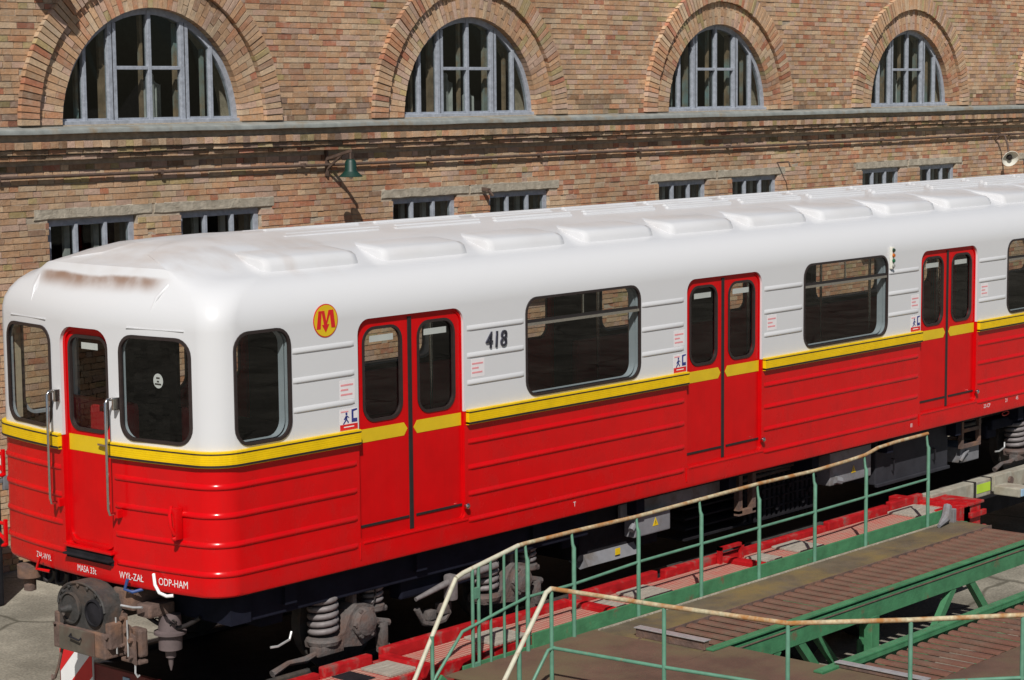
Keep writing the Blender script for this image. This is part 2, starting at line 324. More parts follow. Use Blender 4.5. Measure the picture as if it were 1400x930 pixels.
def panel_hole(mb, mp, rect, hole, h, r=.08, depth=.03, n=6):
    """rectangular sheet with a rounded opening, with depth"""
    a0, a1, z0, z1 = rect; b0, b1, y0, y1 = hole
    I = rr(b0, b1, y0, y1, r, n); O = []
    cor = [(a0, z0), (a1, z0), (a1, z1), (a0, z1)]
    m = n+1
    for k in range(4):
        for i in range(m):
            x, z = I[k*m+i]; cx, cz = cor[k]; t = i/n
            if k == 0: p = (cx, z+(cz-z)*min(1, t*2)) if t < .5 else (cx+(x-cx)*(2*t-1), cz)
            elif k == 1: p = (x+(cx-x)*min(1, t*2), cz) if t < .5 else (cx, cz+(z-cz)*(2*t-1))
            elif k == 2: p = (cx, z+(cz-z)*min(1, t*2)) if t < .5 else (cx+(x-cx)*(2*t-1), cz)
            else: p = (x+(cx-x)*min(1, t*2), cz) if t < .5 else (cx, cz+(z-cz)*(2*t-1))
            O.append(p)
    ring(mb, mp, O, I, h-depth, h); return mb
def text_mesh(txt, size, mp, a, z, h=.003, dirn=1, ext=.0, shear=0., cx=False, sx=1.):
    cu = bpy.data.curves.new('t', 'FONT'); cu.body = txt; cu.size = size; cu.extrude = ext; cu.shear = shear; cu.resolution_u = 3
    ob = bpy.data.objects.new('t', cu); COL.objects.link(ob)
    me = bpy.data.meshes.new_from_object(ob); bpy.data.objects.remove(ob)
    w = max([v.co.x for v in me.vertices] or [0])*sx
    for v in me.vertices:
        q = mp(a+dirn*(v.co.x*sx-(w/2 if cx else 0)), z+v.co.y, h+v.co.z+ext); v.co = q
    return me
def link_text(name, me, m, parent):
    me.materials.append(m); return link(name, me, parent)
# ------------------------------------------------------------------ setting: ground
GZ = -.95
g = MB(); N = 24
g.add([(-400, -400, GZ), (400, -400, GZ), (400, 400, GZ), (-400, 400, GZ)], [(0, 1, 2, 3)])
go = g.build('ground', M_GROUND); go['kind'] = 'structure'

# ------------------------------------------------------------------ brick building
WY = 9.0; BX0, BX1, BZ1 = -6.0, 38.0, 9.0
ARCH = [1.02, 6.99, 12.78, 18.83, 24.88, 30.95]; AZ = 4.27; AR = 1.415
LOWW = [(c+d0, c+d1) for c in ARCH for d0, d1 in ((-1.65, -.34), (.36, 1.70))]; LZ0, LZ1 = 1.62, 3.155
bld = thing('brick_building', (16, WY, GZ), 'long buff and red brick workshop building with arched windows above a ledge', 'building')
# wall slab with openings cut through
def cut(obmesh, cutter, name, mats):
    a = bpy.data.objects.new('a', obmesh); b = bpy.data.objects.new('b', cutter); COL.objects.link(a); COL.objects.link(b)
    md = a.modifiers.new('b', 'BOOLEAN'); md.object = b; md.operation = 'DIFFERENCE'; md.solver = 'EXACT'
    try: md.material_mode = 'TRANSFER'
    except Exception: pass
    dg = bpy.context.evaluated_depsgraph_get(); me = bpy.data.meshes.new_from_object(a.evaluated_get(dg)); me.name = name
    bpy.data.objects.remove(a); bpy.data.objects.remove(b); return me
w = MB().box(BX0, BX1, WY, WY+.45, GZ-.1, BZ1); wm = w.mesh('wall'); wm.materials.append(M_MORTAR)
c = MB()
for cx in ARCH:
    poly = [(cx-AR-.012, AZ), (cx+AR+.012, AZ)]+[(cx+(AR+.012)*math.cos(t*math.pi/28), AZ+(AR+.012)*math.sin(t*math.pi/28)) for t in range(1, 28)]
    c.prism(poly, lambda a, z: (a, WY-.2, z), lambda a, z: (a, WY+.6, z))
for a0, a1 in LOWW: c.box(a0-.012, a1+.012, WY-.2, WY+.6, LZ0, LZ1)
cm = c.mesh('c'); cm.materials.append(M_MORTAR)
wall = link('wall', cut(wm, cm, 'wall', None), bld)
rm = MB()   # room shell behind the wall, open towards the wall
for x0, x1, y0, y1, z0, z1 in ((BX0, BX1, 13, 13.1, GZ, BZ1), (BX0, BX1, WY+.45, 13, BZ1-.1, BZ1), (BX0, BX1, WY+.45, 13, GZ, GZ+.1), (BX0, BX0+.1, WY+.45, 13, GZ, BZ1), (BX1-.1, BX1, WY+.45, 13, GZ, BZ1), (BX0, BX1, WY+.45, 13, 3.7, 3.9)):
    rm.box(x0, x1, y0, y1, z0, z1)
rm.build('room_shell', M_ROOM, bld)
# bricks
PAL = [((.52, .335, .205), 11), ((.50, .30, .175), 9), ((.485, .25, .145), 5), ((.42, .175, .105), 1.8), ((.42, .32, .16), 2.0), ((.55, .395, .26), 7), ((.50, .335, .25), 7), ((.36, .225, .15), 1.4)]
def brick_col(x, z, red=0.):
    q = math.sin(x*.9+1.3*math.sin(z*1.1))+math.sin(x*.37-z*1.7+2)+.7*math.sin(z*2.9+x*1.9)
    ws = []
    for i, (c_, w_) in enumerate(PAL):
        if i in (2, 3): w_ *= max(.25, 1+.75*q+red)
        if i in (4,): w_ *= max(.2, 1-.7*q)
        ws.append(w_)
    c_ = rnd.choices(PAL, ws)[0][0]; k = rnd.uniform(.88, 1.1)*(1+.06*math.sin(x*2.3+z*1.7)); t = rnd.uniform(-.015, .015)
    return (min(1, c_[0]*k+t), min(1, c_[1]*k), max(0.01, c_[2]*k-t*.5))
class Bricks:
    def __init__(s): s.v = []; s.f = []; s.c = []
    def hexa(s, P, col):
        """P: 4 front corners then 4 back corners (counter-clockwise from outside); no back face"""
        o = len(s.v); s.v += P
        s.f += [(o, o+1, o+2, o+3), (o+1, o, o+4, o+5), (o+2, o+1, o+5, o+6), (o+3, o+2, o+6, o+7), (o, o+3, o+7, o+4)]; s.c.append(col)
    def build(s, name, parent, kind=None):
        me = bpy.data.meshes.new(name); me.from_pydata(s.v, [], s.f); me.materials.append(M_BRICK)
        at = me.color_attributes.new('Col', 'FLOAT_COLOR', 'CORNER')
        arr = np.repeat(np.array([(*c_, 1) for c_ in s.c], dtype=np.float32), 20, axis=0); at.data.foreach_set('color', arr.ravel())
        o = link(name, me, parent)
        if kind: o['kind'] = kind
        return o
def single_brick(P, col, parent):
    b = Bricks(); b.hexa(P, col); return b.build('brick', parent)
def flat_brick(x0, x1, z0, z1, yf, yb=WY+.01):
    j = lambda s=.0025: rnd.uniform(-s, s)
    return [(x0+j(), yf+j(), z0+j()), (x1+j(), yf+j(), z0+j()), (x1+j(), yf+j(), z1+j()), (x0+j(), yf+j(), z1+j()),
            (x0, yb, z0), (x1, yb, z0), (x1, yb, z1), (x0, yb, z1)]
CH = .0755; JT = .0105
singles = []; mass = Bricks()
zi = 0; z = GZ
CORN0, CORN1 = 3.86, 4.245
while z < BZ1-.05:
    z0, z1 = z+JT/2, z+CH-JT/2
    x = BX0-(.19 if zi % 2 else 0)-rnd.uniform(0, .03); k = zi % 2
    while x < BX1:
        L = (.25 if k % 2 == 0 else .125)
        if rnd.random() < .10: L = .125 if L > .2 else .25
        k += 1; L += rnd.uniform(-.006, .006)
        x0, x1 = x+JT/2, x+L-JT/2; x += L
        xm, zm = (x0+x1)/2, (z0+z1)/2
        if xm < BX0 or x1 > BX1: continue
        if CORN0-.03 < zm < CORN1: continue
        skip = False
        for cx in ARCH:
            if zm > AZ-.02 and (xm-cx)**2+(zm-AZ)**2 < 1.99**2: skip = True; break
        if skip: continue
        yb = WY+.01
        for a0, a1 in LOWW:
            if LZ0 < zm < LZ1 and (abs(x1-a0) < .02 or abs(x0-a1) < .02): yb = WY+.15
            if LZ0 < zm < LZ1 and x1 > a0 and x0 < a1:
                if x0 < a0-.02: x1 = a0; yb = WY+.15
                elif x1 > a1+.02: x0 = a1; yb = WY+.15
                else: skip = True
        if not skip:   # concrete lintels
            for cx in ARCH:
                if 3.15 < zm < 3.30 and cx-1.86 < xm < cx+1.92: skip = True
        if skip: continue
        yf = WY-.012+rnd.uniform(-.005, .004)
        if rnd.random() < .04: yf += .008
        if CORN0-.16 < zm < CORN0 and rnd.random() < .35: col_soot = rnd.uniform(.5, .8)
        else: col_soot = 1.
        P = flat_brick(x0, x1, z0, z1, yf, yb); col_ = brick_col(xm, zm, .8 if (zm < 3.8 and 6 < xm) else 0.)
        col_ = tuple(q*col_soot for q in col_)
        if zm > AZ and min(abs(xm-cx) for cx in ARCH) > 2.0 and zm < AZ+.28 and rnd.random() < .6: col_ = tuple(q*.62 for q in col_)
        big = (4.75 < xm < 5.1 and 4.3 < zm < 5.9) or (8.95 < xm < 10.75 and 4.3 < zm < 5.0 and L > .2)
        if big: singles.append((P, col_))
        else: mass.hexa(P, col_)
    z += CH; zi += 1
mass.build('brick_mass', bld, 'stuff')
for P, col_ in singles[:190]: single_brick(P, col_, bld)
rest = Bricks()
for P, col_ in singles[190:]: rest.hexa(P, col_)
if rest.v: rest.build('brick_mass', bld, 'stuff')
# cornice: stepped brick courses under a sheet metal ledge
corn = Bricks()
for (z0, z1, pr, Lb) in ((4.0, 4.085, .175, .125), (3.932, 3.984, .140, .25), (3.864, 3.916, .105, .25)):
    x = BX0
    while x < BX1-.2:
        L = Lb+rnd.uniform(-.006, .006); dp = rnd.uniform(-.008, .006)
        P = flat_brick(x+.004, x+L-.004, z0+rnd.uniform(0, .006), z1-rnd.uniform(0, .005), WY-pr+dp)
        c_ = brick_col(x, z0); k = rnd.choice((1., 1., .8, .55)); corn.hexa(P, tuple(q*k for q in c_)); x += L
corn.build('cornice_bricks', bld, 'stuff')
for (z0, z1, pr) in ((3.912, 3.936, .07), (3.98, 4.004, .10), (4.08, 4.19, .10)):
    MB().box(BX0, BX1, WY-pr, WY+.02, z0, z1).build('cornice_mortar', M_MORTAR, bld)
led = MB()
xs = [BX0+i*.5 for i in range(int((BX1-BX0)/.5)+1)]; V = []
for x in xs:
    dz = rnd.uniform(-.006, .006); dy = rnd.uniform(-.008, .006)
    V += [(x, WY+.02, 4.258), (x, WY-.16, 4.238+dz*.5), (x, WY-.20+dy, 4.228+dz), (x, WY-.21+dy, 4.215+dz), (x, WY-.21+dy, 4.172+dz), (x, WY-.20+dy, 4.168+dz), (x, WY-.18+dy, 4.178+dz), (x, WY+.02, 4.19)]
led.add(V, [(i*8+k, i*8+8+k, i*8+8+(k+1) % 8, i*8+(k+1) % 8) for i in range(len(xs)-1) for k in range(8)])
led.build('ledge', M_SHEET, bld, smooth=40)
# arches: projecting outer ring and flush inner ring of wedge bricks
def wedge(cx, r0, r1, t0, t1, yf, yb=WY+.02):
    p = lambda r, t, y: (cx-r*math.cos(t), y, AZ+r*math.sin(t)); j = lambda: rnd.uniform(-.004, .004)
    yj = [yf+j() for _ in range(4)]
    return [p(r0, t0, yj[0]), p(r1, t0, yj[1]), p(r1, t1, yj[2]), p(r0, t1, yj[3]), p(r0, t0, yb), p(r1, t0, yb), p(r1, t1, yb), p(r0, t1, yb)][::1]
for ai, cx in enumerate(ARCH):
    ar = MB(); pts = [i*math.pi/40 for i in range(41)]
    for r0, r1, yf in ((1.425, 1.775, WY-.010), (1.785, 2.02, WY-.058)):    # mortar bed of the rings
        V = []
        for t in pts:
            c0, s0 = math.cos(t), math.sin(t)
            V += [(cx-r0*c0, yf, AZ+r0*s0), (cx-r1*c0, yf, AZ+r1*s0), (cx-r1*c0, WY+.01, AZ+r1*s0), (cx-r0*c0, WY+.01, AZ+r0*s0)]
        ar.add(V, [(i*4+k, i*4+4+k, i*4+4+(k+1) % 4, i*4+(k+1) % 4) for i in range(40) for k in range(4)])
    arch = ar.build('arch', M_MORTAR, bld)
    keep = Bricks(); n1, n2 = 60, 78
    def put(P, c_):
        if ai == 1: single_brick(P, c_, arch)
        else: keep.hexa(P, c_)
    for i in range(n1):
        t0, t1 = (i+.06)*math.pi/n1, (i+.94)*math.pi/n1; sp = 1.665 if i % 2 else 1.535
        for r0, r1 in ((1.416, sp-.005), (sp+.005, 1.77)):
            put(wedge(cx, r0-(.008 if r0 < 1.42 else 0), r1, t0, t1, WY-.024+rnd.uniform(-.005, .004), WY+(.13 if r0 < 1.42 else .01)), brick_col(cx+math.cos(t0)*1.6, AZ+1.6*math.sin(t0), .3))
    for i in range(n2):
        t0, t1 = (i+.09)*math.pi/n2, (i+.91)*math.pi/n2
        put(wedge(cx, 1.772+rnd.uniform(0, .012), 2.05+rnd.uniform(-.012, .006), t0, t1, WY-.085+rnd.uniform(-.008, .006)), brick_col(cx+math.cos(t0)*1.9+9, AZ+1.9*math.sin(t0), .5))
    if keep.v: keep.build('brick_mass', arch, 'stuff')
# arched windows
for ai, cx in enumerate(ARCH):
    fy = WY+.08; R = AR-.004
    fr = MB(); n = 32
    O = [(cx-R, AZ-.02), (cx+R, AZ-.02)]+[(cx+R*math.cos(t*math.pi/n), AZ+R*math.sin(t*math.pi/n)) for t in range(1, n)]
    k = R-.08
    I = [(cx-k, AZ+.07), (cx+k, AZ+.07)]+[(cx+k*math.cos(t*math.pi/n), max(AZ+.07, AZ+k*math.sin(t*math.pi/n))) for t in range(1, n)]
    ring(fr, lambda a, z_, h: (a, fy-h, z_), O, I, -.07, .0)
    win = fr.build('arched_window', M_FRAME, bld)
    MB().bev(cx-R-.02, cx+R+.02, fy-.05, fy+.08, AZ-.02, AZ+.045, .008).build('sill', M_FRAME, win)
    H = lambda dx: AZ+math.sqrt(max(.0, (R-.03)**2-dx*dx))
    cols = [-R+.05, -1.0, -.58, 0, .55, .98, R-.05]
    for i, dx in enumerate(cols[1:-1]):
        wd = (.05, .13, .055, .13, .05)[i]
        MB().bev(cx+dx-wd/2, cx+dx+wd/2, fy-.015, fy+.055, AZ, H(abs(dx)+wd/2), .006).build('mullion', M_FRAME, win)
        if wd > .1: MB().box(cx+dx-.004, cx+dx+.004, fy-.019, fy, AZ+.05, H(abs(dx)+wd/2)).build('joint', M_BLACK, win)
    MB().bev(cx-.58+.056, cx+.55-.056, fy-.012, fy+.05, AZ+.655, AZ+.70, .006).build('transom', M_FRAME, win)
    for i in range(6):
        a, b = cols[i]+.01, cols[i+1]-.01
        zs = [(AZ+.05, AZ+.67), (AZ+.68, None)] if i in (2, 3) else [(AZ+.05, None)]
        for z0, z1 in zs:
            if z1 is None:
                top = [(cx+a+(b-a)*q/6, max(z0+.01, H(a+(b-a)*q/6))) for q in range(7)]
            else: top = [(cx+a, z1), (cx+b, z1)]
            poly = [(cx+a, z0), (cx+b, z0)]+top[::-1]
            MB().add([(p, fy+.03+rnd.uniform(-.004, .004), q) for p, q in poly], [tuple(range(len(poly)))]).build('pane', M_GLASS, win)
    inn = MB()
    for dx, wd in ((-1.0, .04), (-.60, .10), (0, .04), (.57, .10), (.98, .04)): inn.box(cx+dx-wd/2, cx+dx+wd/2, fy+.15, fy+.20, AZ, H(abs(dx)+.05))
    inn.box(cx-1.3, cx+1.3, fy+.2, fy+.26, AZ, AZ+.06)
    inn.build('inner_frame', M_FRAME2, win)
    cu = MB(); q0 = cx+(-.1, .15, -.2, .3, .1, 0)[ai]
    for dx0, dx1, h0, h1 in ((.1, .45, .05, .55), (.62, .9, .05, .35)):
        V = []
        for q in range(13):
            xx = q0+dx0+(dx1-dx0)*q/12; V += [(xx, fy+.5+.03*math.sin(q*1.7), AZ+h0), (xx, fy+.5+.03*math.sin(q*1.7), AZ+h1-.08*math.cos(q*.6))]
        cu.add(V, [(2*q, 2*q+2, 2*q+3, 2*q+1) for q in range(12)])
    cu.build('curtain', M_CURT, win, recalc=False)
# lower windows with concrete lintels
for a0, a1 in LOWW:
    fy = WY+.05; fr = MB()
    mp = lambda a, z_, h: (a, fy-h, z_)
    A = [(a0+.0, LZ0), (a1, LZ0), (a1, LZ1), (a0, LZ1)]; B = [(a0+.07, LZ0+.07), (a1-.07, LZ0+.07), (a1-.07, LZ1-.08), (a0+.07, LZ1-.08)]
    ring(fr, mp, A, B, -.07, 0.); win = fr.build('window', M_FRAME, bld)
    w3 = (a1-a0)/3
    for k in (1, 2): MB().bev(a0+w3*k-.025, a0+w3*k+.025, fy-.01, fy+.05, LZ0+.05, LZ1-.05, .006).build('mullion', M_FRAME, win)
    for k in range(3): MB().add([(a0+w3*k+.03, fy+.03, LZ0+.05), (a0+w3*(k+1)-.03, fy+.03, LZ0+.05), (a0+w3*(k+1)-.03, fy+.03, LZ1-.06), (a0+w3*k+.03, fy+.03, LZ1-.06)], [(0, 1, 2, 3)]).build('pane', M_GLASS, win)
    inn = MB()
    for k in (0, 1, 2, 3): inn.box(a0+w3*k-.04, a0+w3*k+.04, fy+.18, fy+.23, LZ0, LZ1)
    inn.build('inner_frame', M_CURT, win)
    MB().bev(a0-.05, a1+.05, WY-.10, WY+.13, LZ0-.07, LZ0+.005, .01).build('sill', M_CONC, win)
for cx in ARCH:
    for x0, x1 in ((cx-1.86, cx-.10), (cx-.05, cx+1.92)):
        bm = bmesh.new(); bmesh.ops.create_cube(bm, size=1)
        for v in bm.verts: v.co = Vector(((x0+x1)/2+v.co.x*(x1-x0), WY+.035+v.co.y*.10, 3.225+v.co.z*.135))
        bmesh.ops.subdivide_edges(bm, edges=[e for e in bm.edges if abs(e.verts[0].co.x-e.verts[1].co.x) > .5], cuts=14)
        for v in bm.verts: v.co += Vector((rnd.uniform(-.01, .01), rnd.uniform(-.004, .004), rnd.uniform(-.006, .006)))
        bmesh.ops.bevel(bm, geom=[e for e in bm.edges if abs(e.verts[0].co.x-e.verts[1].co.x) > .05], offset=.012, segments=1, affect='EDGES')
        me = bpy.data.meshes.new('lintel'); bm.to_mesh(me); bm.free(); me.materials.append(M_CONC); link('lintel', me, bld)
# conduit along the wall
MB().tube([(BX0+i*2, WY-.06, 3.672+rnd.uniform(-.008, .008)) for i in range(int((BX1-BX0)/2)+1)], .020, 8).build('conduit', M_PIPE, bld, smooth=60)
for i in range(16): MB().box(BX0+1+i*2.4, BX0+1.04+i*2.4, WY-.085, WY+.01, 3.645, 3.70).build('clip', M_PIPE, bld)
# wall lamps
lp = thing('wall_lamp', (9.86, 8.95, 3.6), 'green shaded lamp on a brown bracket casting a shadow on the brick wall', 'lamp')
MB().bar((9.86, 8.97, 3.52), (9.86, 8.97, 3.86), .05, .03).bar((9.86, 8.97, 3.74), (9.86, 8.50, 3.86), .035).bar((9.86, 8.97, 3.60), (9.86, 8.66, 3.81), .025).build('bracket', M_PIPE, lp)
MB().tube([(9.86, 8.51, 3.86), (9.86, 8.51, 3.74)], .014).build('stem', M_PIPE, lp)
MB().lathe([(.02, .20), (.055, .19), (.075, .16), (.08, .05), (.095, .03), (.16, -.03), (.155, -.035), (.08, .0), (.03, .0)], (9.86, 8.51, 3.55), n=28).build('shade', M_LGREEN, lp, smooth=35)
MB().lathe([(.01, -.07), (.035, -.04), (.035, .0), (.02, .02)], (9.86, 8.51, 3.55), n=16).build('bulb', M_LWHITE, lp, smooth=50)
l3 = thing('wall_lamp', (4.92, 8.95, 6.4), 'dark green lamp high on the wall throwing an oval shadow beside the first arch', 'lamp')
MB().bar((4.92, 8.99, 6.40), (4.92, 8.99, 6.80), .05, .03).bar((4.92, 8.97, 6.66), (4.92, 8.46, 6.74), .035).build('bracket', M_PIPE, l3)
MB().lathe([(.02, .22), (.06, .20), (.08, .05), (.12, .03), (.24, -.03), (.235, -.035), (.08, .0)], (4.92, 8.48, 6.50), n=28).build('shade', M_LGREEN, l3, smooth=35)
lq = thing('wall_lamp', (28.1, 8.95, 3.6), 'white enamel lamp tilted outwards on a curved bracket above the train roof', 'lamp')
MB().tube([(28.1, 8.99, 3.56), (28.1, 8.88, 3.66), (28.1, 8.78, 3.66), (28.1, 8.72, 3.5), (28.1, 8.68, 3.3)], .022).build('bracket', M_PIPE, lq, smooth=50)
ls = MB().lathe([(.03, .14), (.06, .12), (.08, .06), (.14, .01), (.175, -.03), (.168, -.035), (.13, 0), (.07, .04), (.05, .04)], (0, 0, 0), n=30)
rot = Matrix.Rotation(math.radians(-62), 3, 'X') @ Matrix.Rotation(0, 3, 'Z')
rz = Matrix.Rotation(math.radians(-35), 3, 'Z')
ls.v = [tuple((rz @ (rot @ Vector(v)))+Vector((28.1, 8.66, 3.22))) for v in ls.v]; ls.build('shade', M_LWHITE, lq, smooth=35)
lb = MB().lathe([(.01, -.03), (.05, -.01), (.06, .04), (.04, .06)], (0, 0, 0), n=16); lb.v = [tuple((rz @ (rot @ Vector(v)))+Vector((28.1, 8.66, 3.22))) for v in lb.v]; lb.build('bulb', M_BLACK, lq, smooth=50)
hk = thing('wall_hook', (20.5, 9, 3.3), 'small bent black hook sticking out above a concrete lintel', 'hook')
MB().tube([(20.5, 9.0, 3.36), (20.5, 8.75, 3.38), (20.5, 8.72, 3.3)], .014).build('rod', M_PIPE, hk)
hk = thing('wall_hook', (12.98, 9, 3.2), 'rusty stub of a bracket between two lower windows', 'bracket')
MB().bar((12.98, 9.0, 3.22), (12.98, 8.85, 3.2), .05).tube([(12.98, 8.86, 3.2), (13.02, 8.82, 3.12)], .02).build('rod', M_PIPE, hk)

# ------------------------------------------------------------------ metro car
YC, HW, BOW, XR = 1.35, 1.35, .095, 18.2
ZB, ZBELT, ZD0, ZD1 = .93, 2.02, 1.13, 2.88
train = thing('metro_car', (9.1, YC, .03), 'white over red metro car with a yellow belt line, number 418', 'train')
FX = lambda y: BOW*(y-YC)**2
def mp_near(a, z, h): return (a, -h, z)
def mp_far(a, z, h): return (a, 2*YC+h, z)
def mp_front(a, z, h): return (FX(a)-h, a, z)
def outline(d, df, L, nf=24, na=8):
    """plan of the car at one level, from the near rear corner round the front to the far rear corner"""
    w = HW-d; L = min(L, w*.7); C = Vector((df+BOW*w*w, -w)); t = Vector((-2*BOW*w, 1)).normalized()
    P = [(XR, -w), (C.x+L+.06, -w)]
    P0, P2 = C+Vector((L, 0)), C+t*L
    arc = []
    for i in range(na+1):
        s = i/na; wgt = .85   # rational curve, close to a circle arc
        a, b, c_ = (1-s)**2, 2*s*(1-s)*wgt, s*s
        arc.append((P0*a+C*b+P2*c_)/(a+b+c_))
    P += [tuple(q) for q in arc]
    u0 = arc[-1].y
    e = arc[-1].x-(df+BOW*u0*u0)
    for i in range(1, nf):
        u = u0*(1-2*i/nf); P.append((df+BOW*u*u+e*abs(u/u0)**6, u))
    P += [(q.x, -q.y) for q in arc[::-1]]+[(C.x+L+.06, w), (XR, w)]
    return [(x, y+YC) for x, y in P]
LC = .19
def shell(levels, inner, cap):
    """closed thick shell: outer rings upward, inner rings back down"""
    mb = MB(); rings = []
    for d, df, z, L in levels: rings.append([(x, y, z) for x, y in outline(d, df, L)])
    k = len(rings)
    for d, df, z, L in inner[::-1]:
        rings.append([(min(x, XR-.05), y, z) for x, y in outline(d, df, L)])
    n = len(rings[0]); V = [p for r in rings for p in r]; Fs = []; mi = []
    m = len(rings)
    for i in range(m if not cap else m-1):
        if cap and i == k-1: continue
        for j in range(n):
            Fs.append((i*n+j, i*n+(j+1) % n, ((i+1) % m)*n+(j+1) % n, ((i+1) % m)*n+j)); mi.append(0 if i < k-1 else 1)
    if cap:
        Fs.append(tuple((k-1)*n+j for j in range(n))); mi.append(0); Fs.append(tuple(k*n+n-1-j for j in range(n))); mi.append(1)
        for j in range(n): Fs.append(((m-1)*n+j, (m-1)*n+(j+1) % n, (j+1) % n, j)); mi.append(1)
    mb.v = V; mb.f = Fs; mb.mi = mi; return mb
lower = shell([(.010, .010, ZB, LC), (.002, .002, ZB+.012, LC), (0, 0, ZB+.03, LC), (0, 0, ZBELT-.002, LC)], [(.05, .05, ZB, LC), (.05, .05, ZBELT-.002, LC)], False)
RP = [(0, 0, ZBELT), (0, 0, 2.90), (0, .004, 2.96), (.010, .02, 3.03), (.035, .055, 3.10), (.075, .105, 3.165), (.135, .175, 3.225), (.215, .27, 3.27), (.32, .40, 3.30), (.46, .52, 3.345), (.70, .72, 3.40), (.95, 1.0, 3.44), (1.18, 1.35, 3.475), (1.31, 1.7, 3.487)]
def LL(d): return LC+min(.5, d*.9)
upper = shell([(d, df, z, LL(d)) for d, df, z in RP], [(d+.05, df+.05, z-(.045 if z > 2.95 else 0), LL(d)) for d, df, z in RP if d < 1.2], True)
# brow hump of the cab roof: pull the centre of the roof front forward and up
for i, (x, y, z) in enumerate(upper.v):
    if z > 3.2 and x < 2.2:
        u = abs(y-YC); k = max(0., min(1., (.95-u)/.28)); k = k*k*(3-2*k); fade = max(0., min(1., (2.2-x)/1.4)); kz = max(0., min(1., (z-3.2)/.07))
        upper.v[i] = (x-.07*k*kz*fade, y, z+.065*k*kz*fade)
lm = lower.mesh('lower_body'); um = upper.mesh('upper_body')
for m_ in (M_RED, M_DARKIN, M_REVEAL): lm.materials.append(m_)
for m_ in (M_WHITE, M_DARKIN, M_REVEAL): um.materials.append(m_)
DOORS = [1.60, 5.86, 10.05, 14.25]; DW = 1.21
WINS = [(3.59, 5.15), (7.80, 9.36), (11.95, 13.5), (16.0, 17.5)]
WZ0, WZ1 = 2.055, 2.885
CABW = (.34, .885, 2.06, 2.865)
FWIN = [(YC-1.12, YC-.43), (YC+.43, YC+1.12)]; FDOOR = (YC-.295, YC+.295); FW0, FW1 = 2.065, 2.845
cu_, cl_ = MB(), MB()
def cutter(mb, side, a0, a1, z0, z1, r, mi=0):
    P = rr(a0, a1, z0, z1, r)
    f = {'n': mp_near, 'f': mp_far}[side]
    mb.prism(P, lambda a, z: f(a, z, .15), lambda a, z: f(a, z, -.15), mi)
for sd in 'nf':
    for x in DOORS:
        cutter(cu_, sd, x, x+DW, 1.8, ZD1, (.02, .02, .12, .12), 1); cutter(cl_, sd, x, x+DW, ZD0, 2.3, (.045, .045, .02, .02), 1)
    for a0, a1 in WINS+[CABW[:2]]: cutter(cu_, sd, a0, a1, WZ0, WZ1, .13)
for a0, a1 in FWIN: cu_.prism(rr(a0, a1, FW0, FW1, .13), lambda a, z: (-.3, a, z), lambda a, z: (.32, a, z))
cu_.prism(rr(FDOOR[0], FDOOR[1], 1.8, 2.87, (.02, .02, .14, .14)), lambda a, z: (-.3, a, z), lambda a, z: (.32, a, z), 1)
cl_.prism(rr(FDOOR[0], FDOOR[1], 1.17, 2.3, (.02, .02, .02, .02)), lambda a, z: (-.3, a, z), lambda a, z: (.32, a, z), 1)
def cmesh(mb, idx):
    me = mb.mesh('c')
    for m_ in (M_REVEAL, M_DRED if idx == 0 else M_WHITE): me.materials.append(m_)
    return me
def finish_body(me, name):
    me.shade_smooth(); me.set_sharp_from_angle(angle=math.radians(28)); o = link(name, me, train)
    md = o.modifiers.new('wn', 'WEIGHTED_NORMAL'); md.keep_sharp = True; md.weight = 100; return o
um2 = cut(um, cmesh(cu_, 2), 'upper_body', None); lm2 = cut(lm, cmesh(cl_, 0), 'lower_body', None)
upper_o = finish_body(um2, 'upper_body'); lower_o = finish_body(lm2, 'lower_body')
upper_o['label'] = 'white upper body and domed roof'; lower_o['label'] = 'red lower body with pressed ribs'
# paths along the outer skin for belts and ribs
OUT = outline(0, 0, LC)
def path_front(side, u0, xend):
    """points from the front door edge round one corner to xend on the side"""
    pts = [(x, y) for x, y in OUT[1:-1]]; mid = len(pts)//2
    half = pts[:mid+1][::-1] if side == 'n' else pts[mid:]
    P = [(FX(YC+u0), YC+(-u0 if side == 'n' else u0))]+[p for p in half if abs(p[1]-YC) > u0+.02 and p[0] < xend-.02]
    P.append((xend, 0. if side == 'n' else 2*YC)); return P
def sweep(mb, P, prof, taper=0.):
    """profile of (outward offset, z) carried along a plan path; ends capped"""
    n = len(prof); V = []
    for i, p in enumerate(P):
        a, b = P[max(0, i-1)], P[min(len(P)-1, i+1)]; dx, dy = b[0]-a[0], b[1]-a[1]; l = math.hypot(dx, dy)
        nx, ny = dy/l, -dx/l
        if (p[0]+nx-8)**2*.02+(p[1]+ny-YC)**2 < (p[0]-8)**2*.02+(p[1]-YC)**2: nx, ny = -nx, -ny
        k = 1.
        if taper and i in (0, len(P)-1): k = .02
        for o, z in prof: V.append((p[0]+nx*o*k, p[1]+ny*o*k, z))
    Fs = [(i*n+k, i*n+k+1, (i+1)*n+k+1, (i+1)*n+k) for i in range(len(P)-1) for k in range(n-1)]
    Fs += [tuple(range(n)), tuple((len(P)-1)*n+k for k in range(n))]
    return mb.add(V, Fs)
def side_path(side, x0, x1, ends=0.):
    y = 0. if side == 'n' else 2*YC
    return [(x0, y), (x0+ends, y), (x1-ends, y), (x1, y)] if ends else [(x0, y), (x1, y)]
gaps = []
xs = [DOORS[i]+DW for i in range(4)]; GAPS = [(DOORS[i]+DW+.02, (DOORS+[18.2])[i+1]-.01) for i in range(4)]
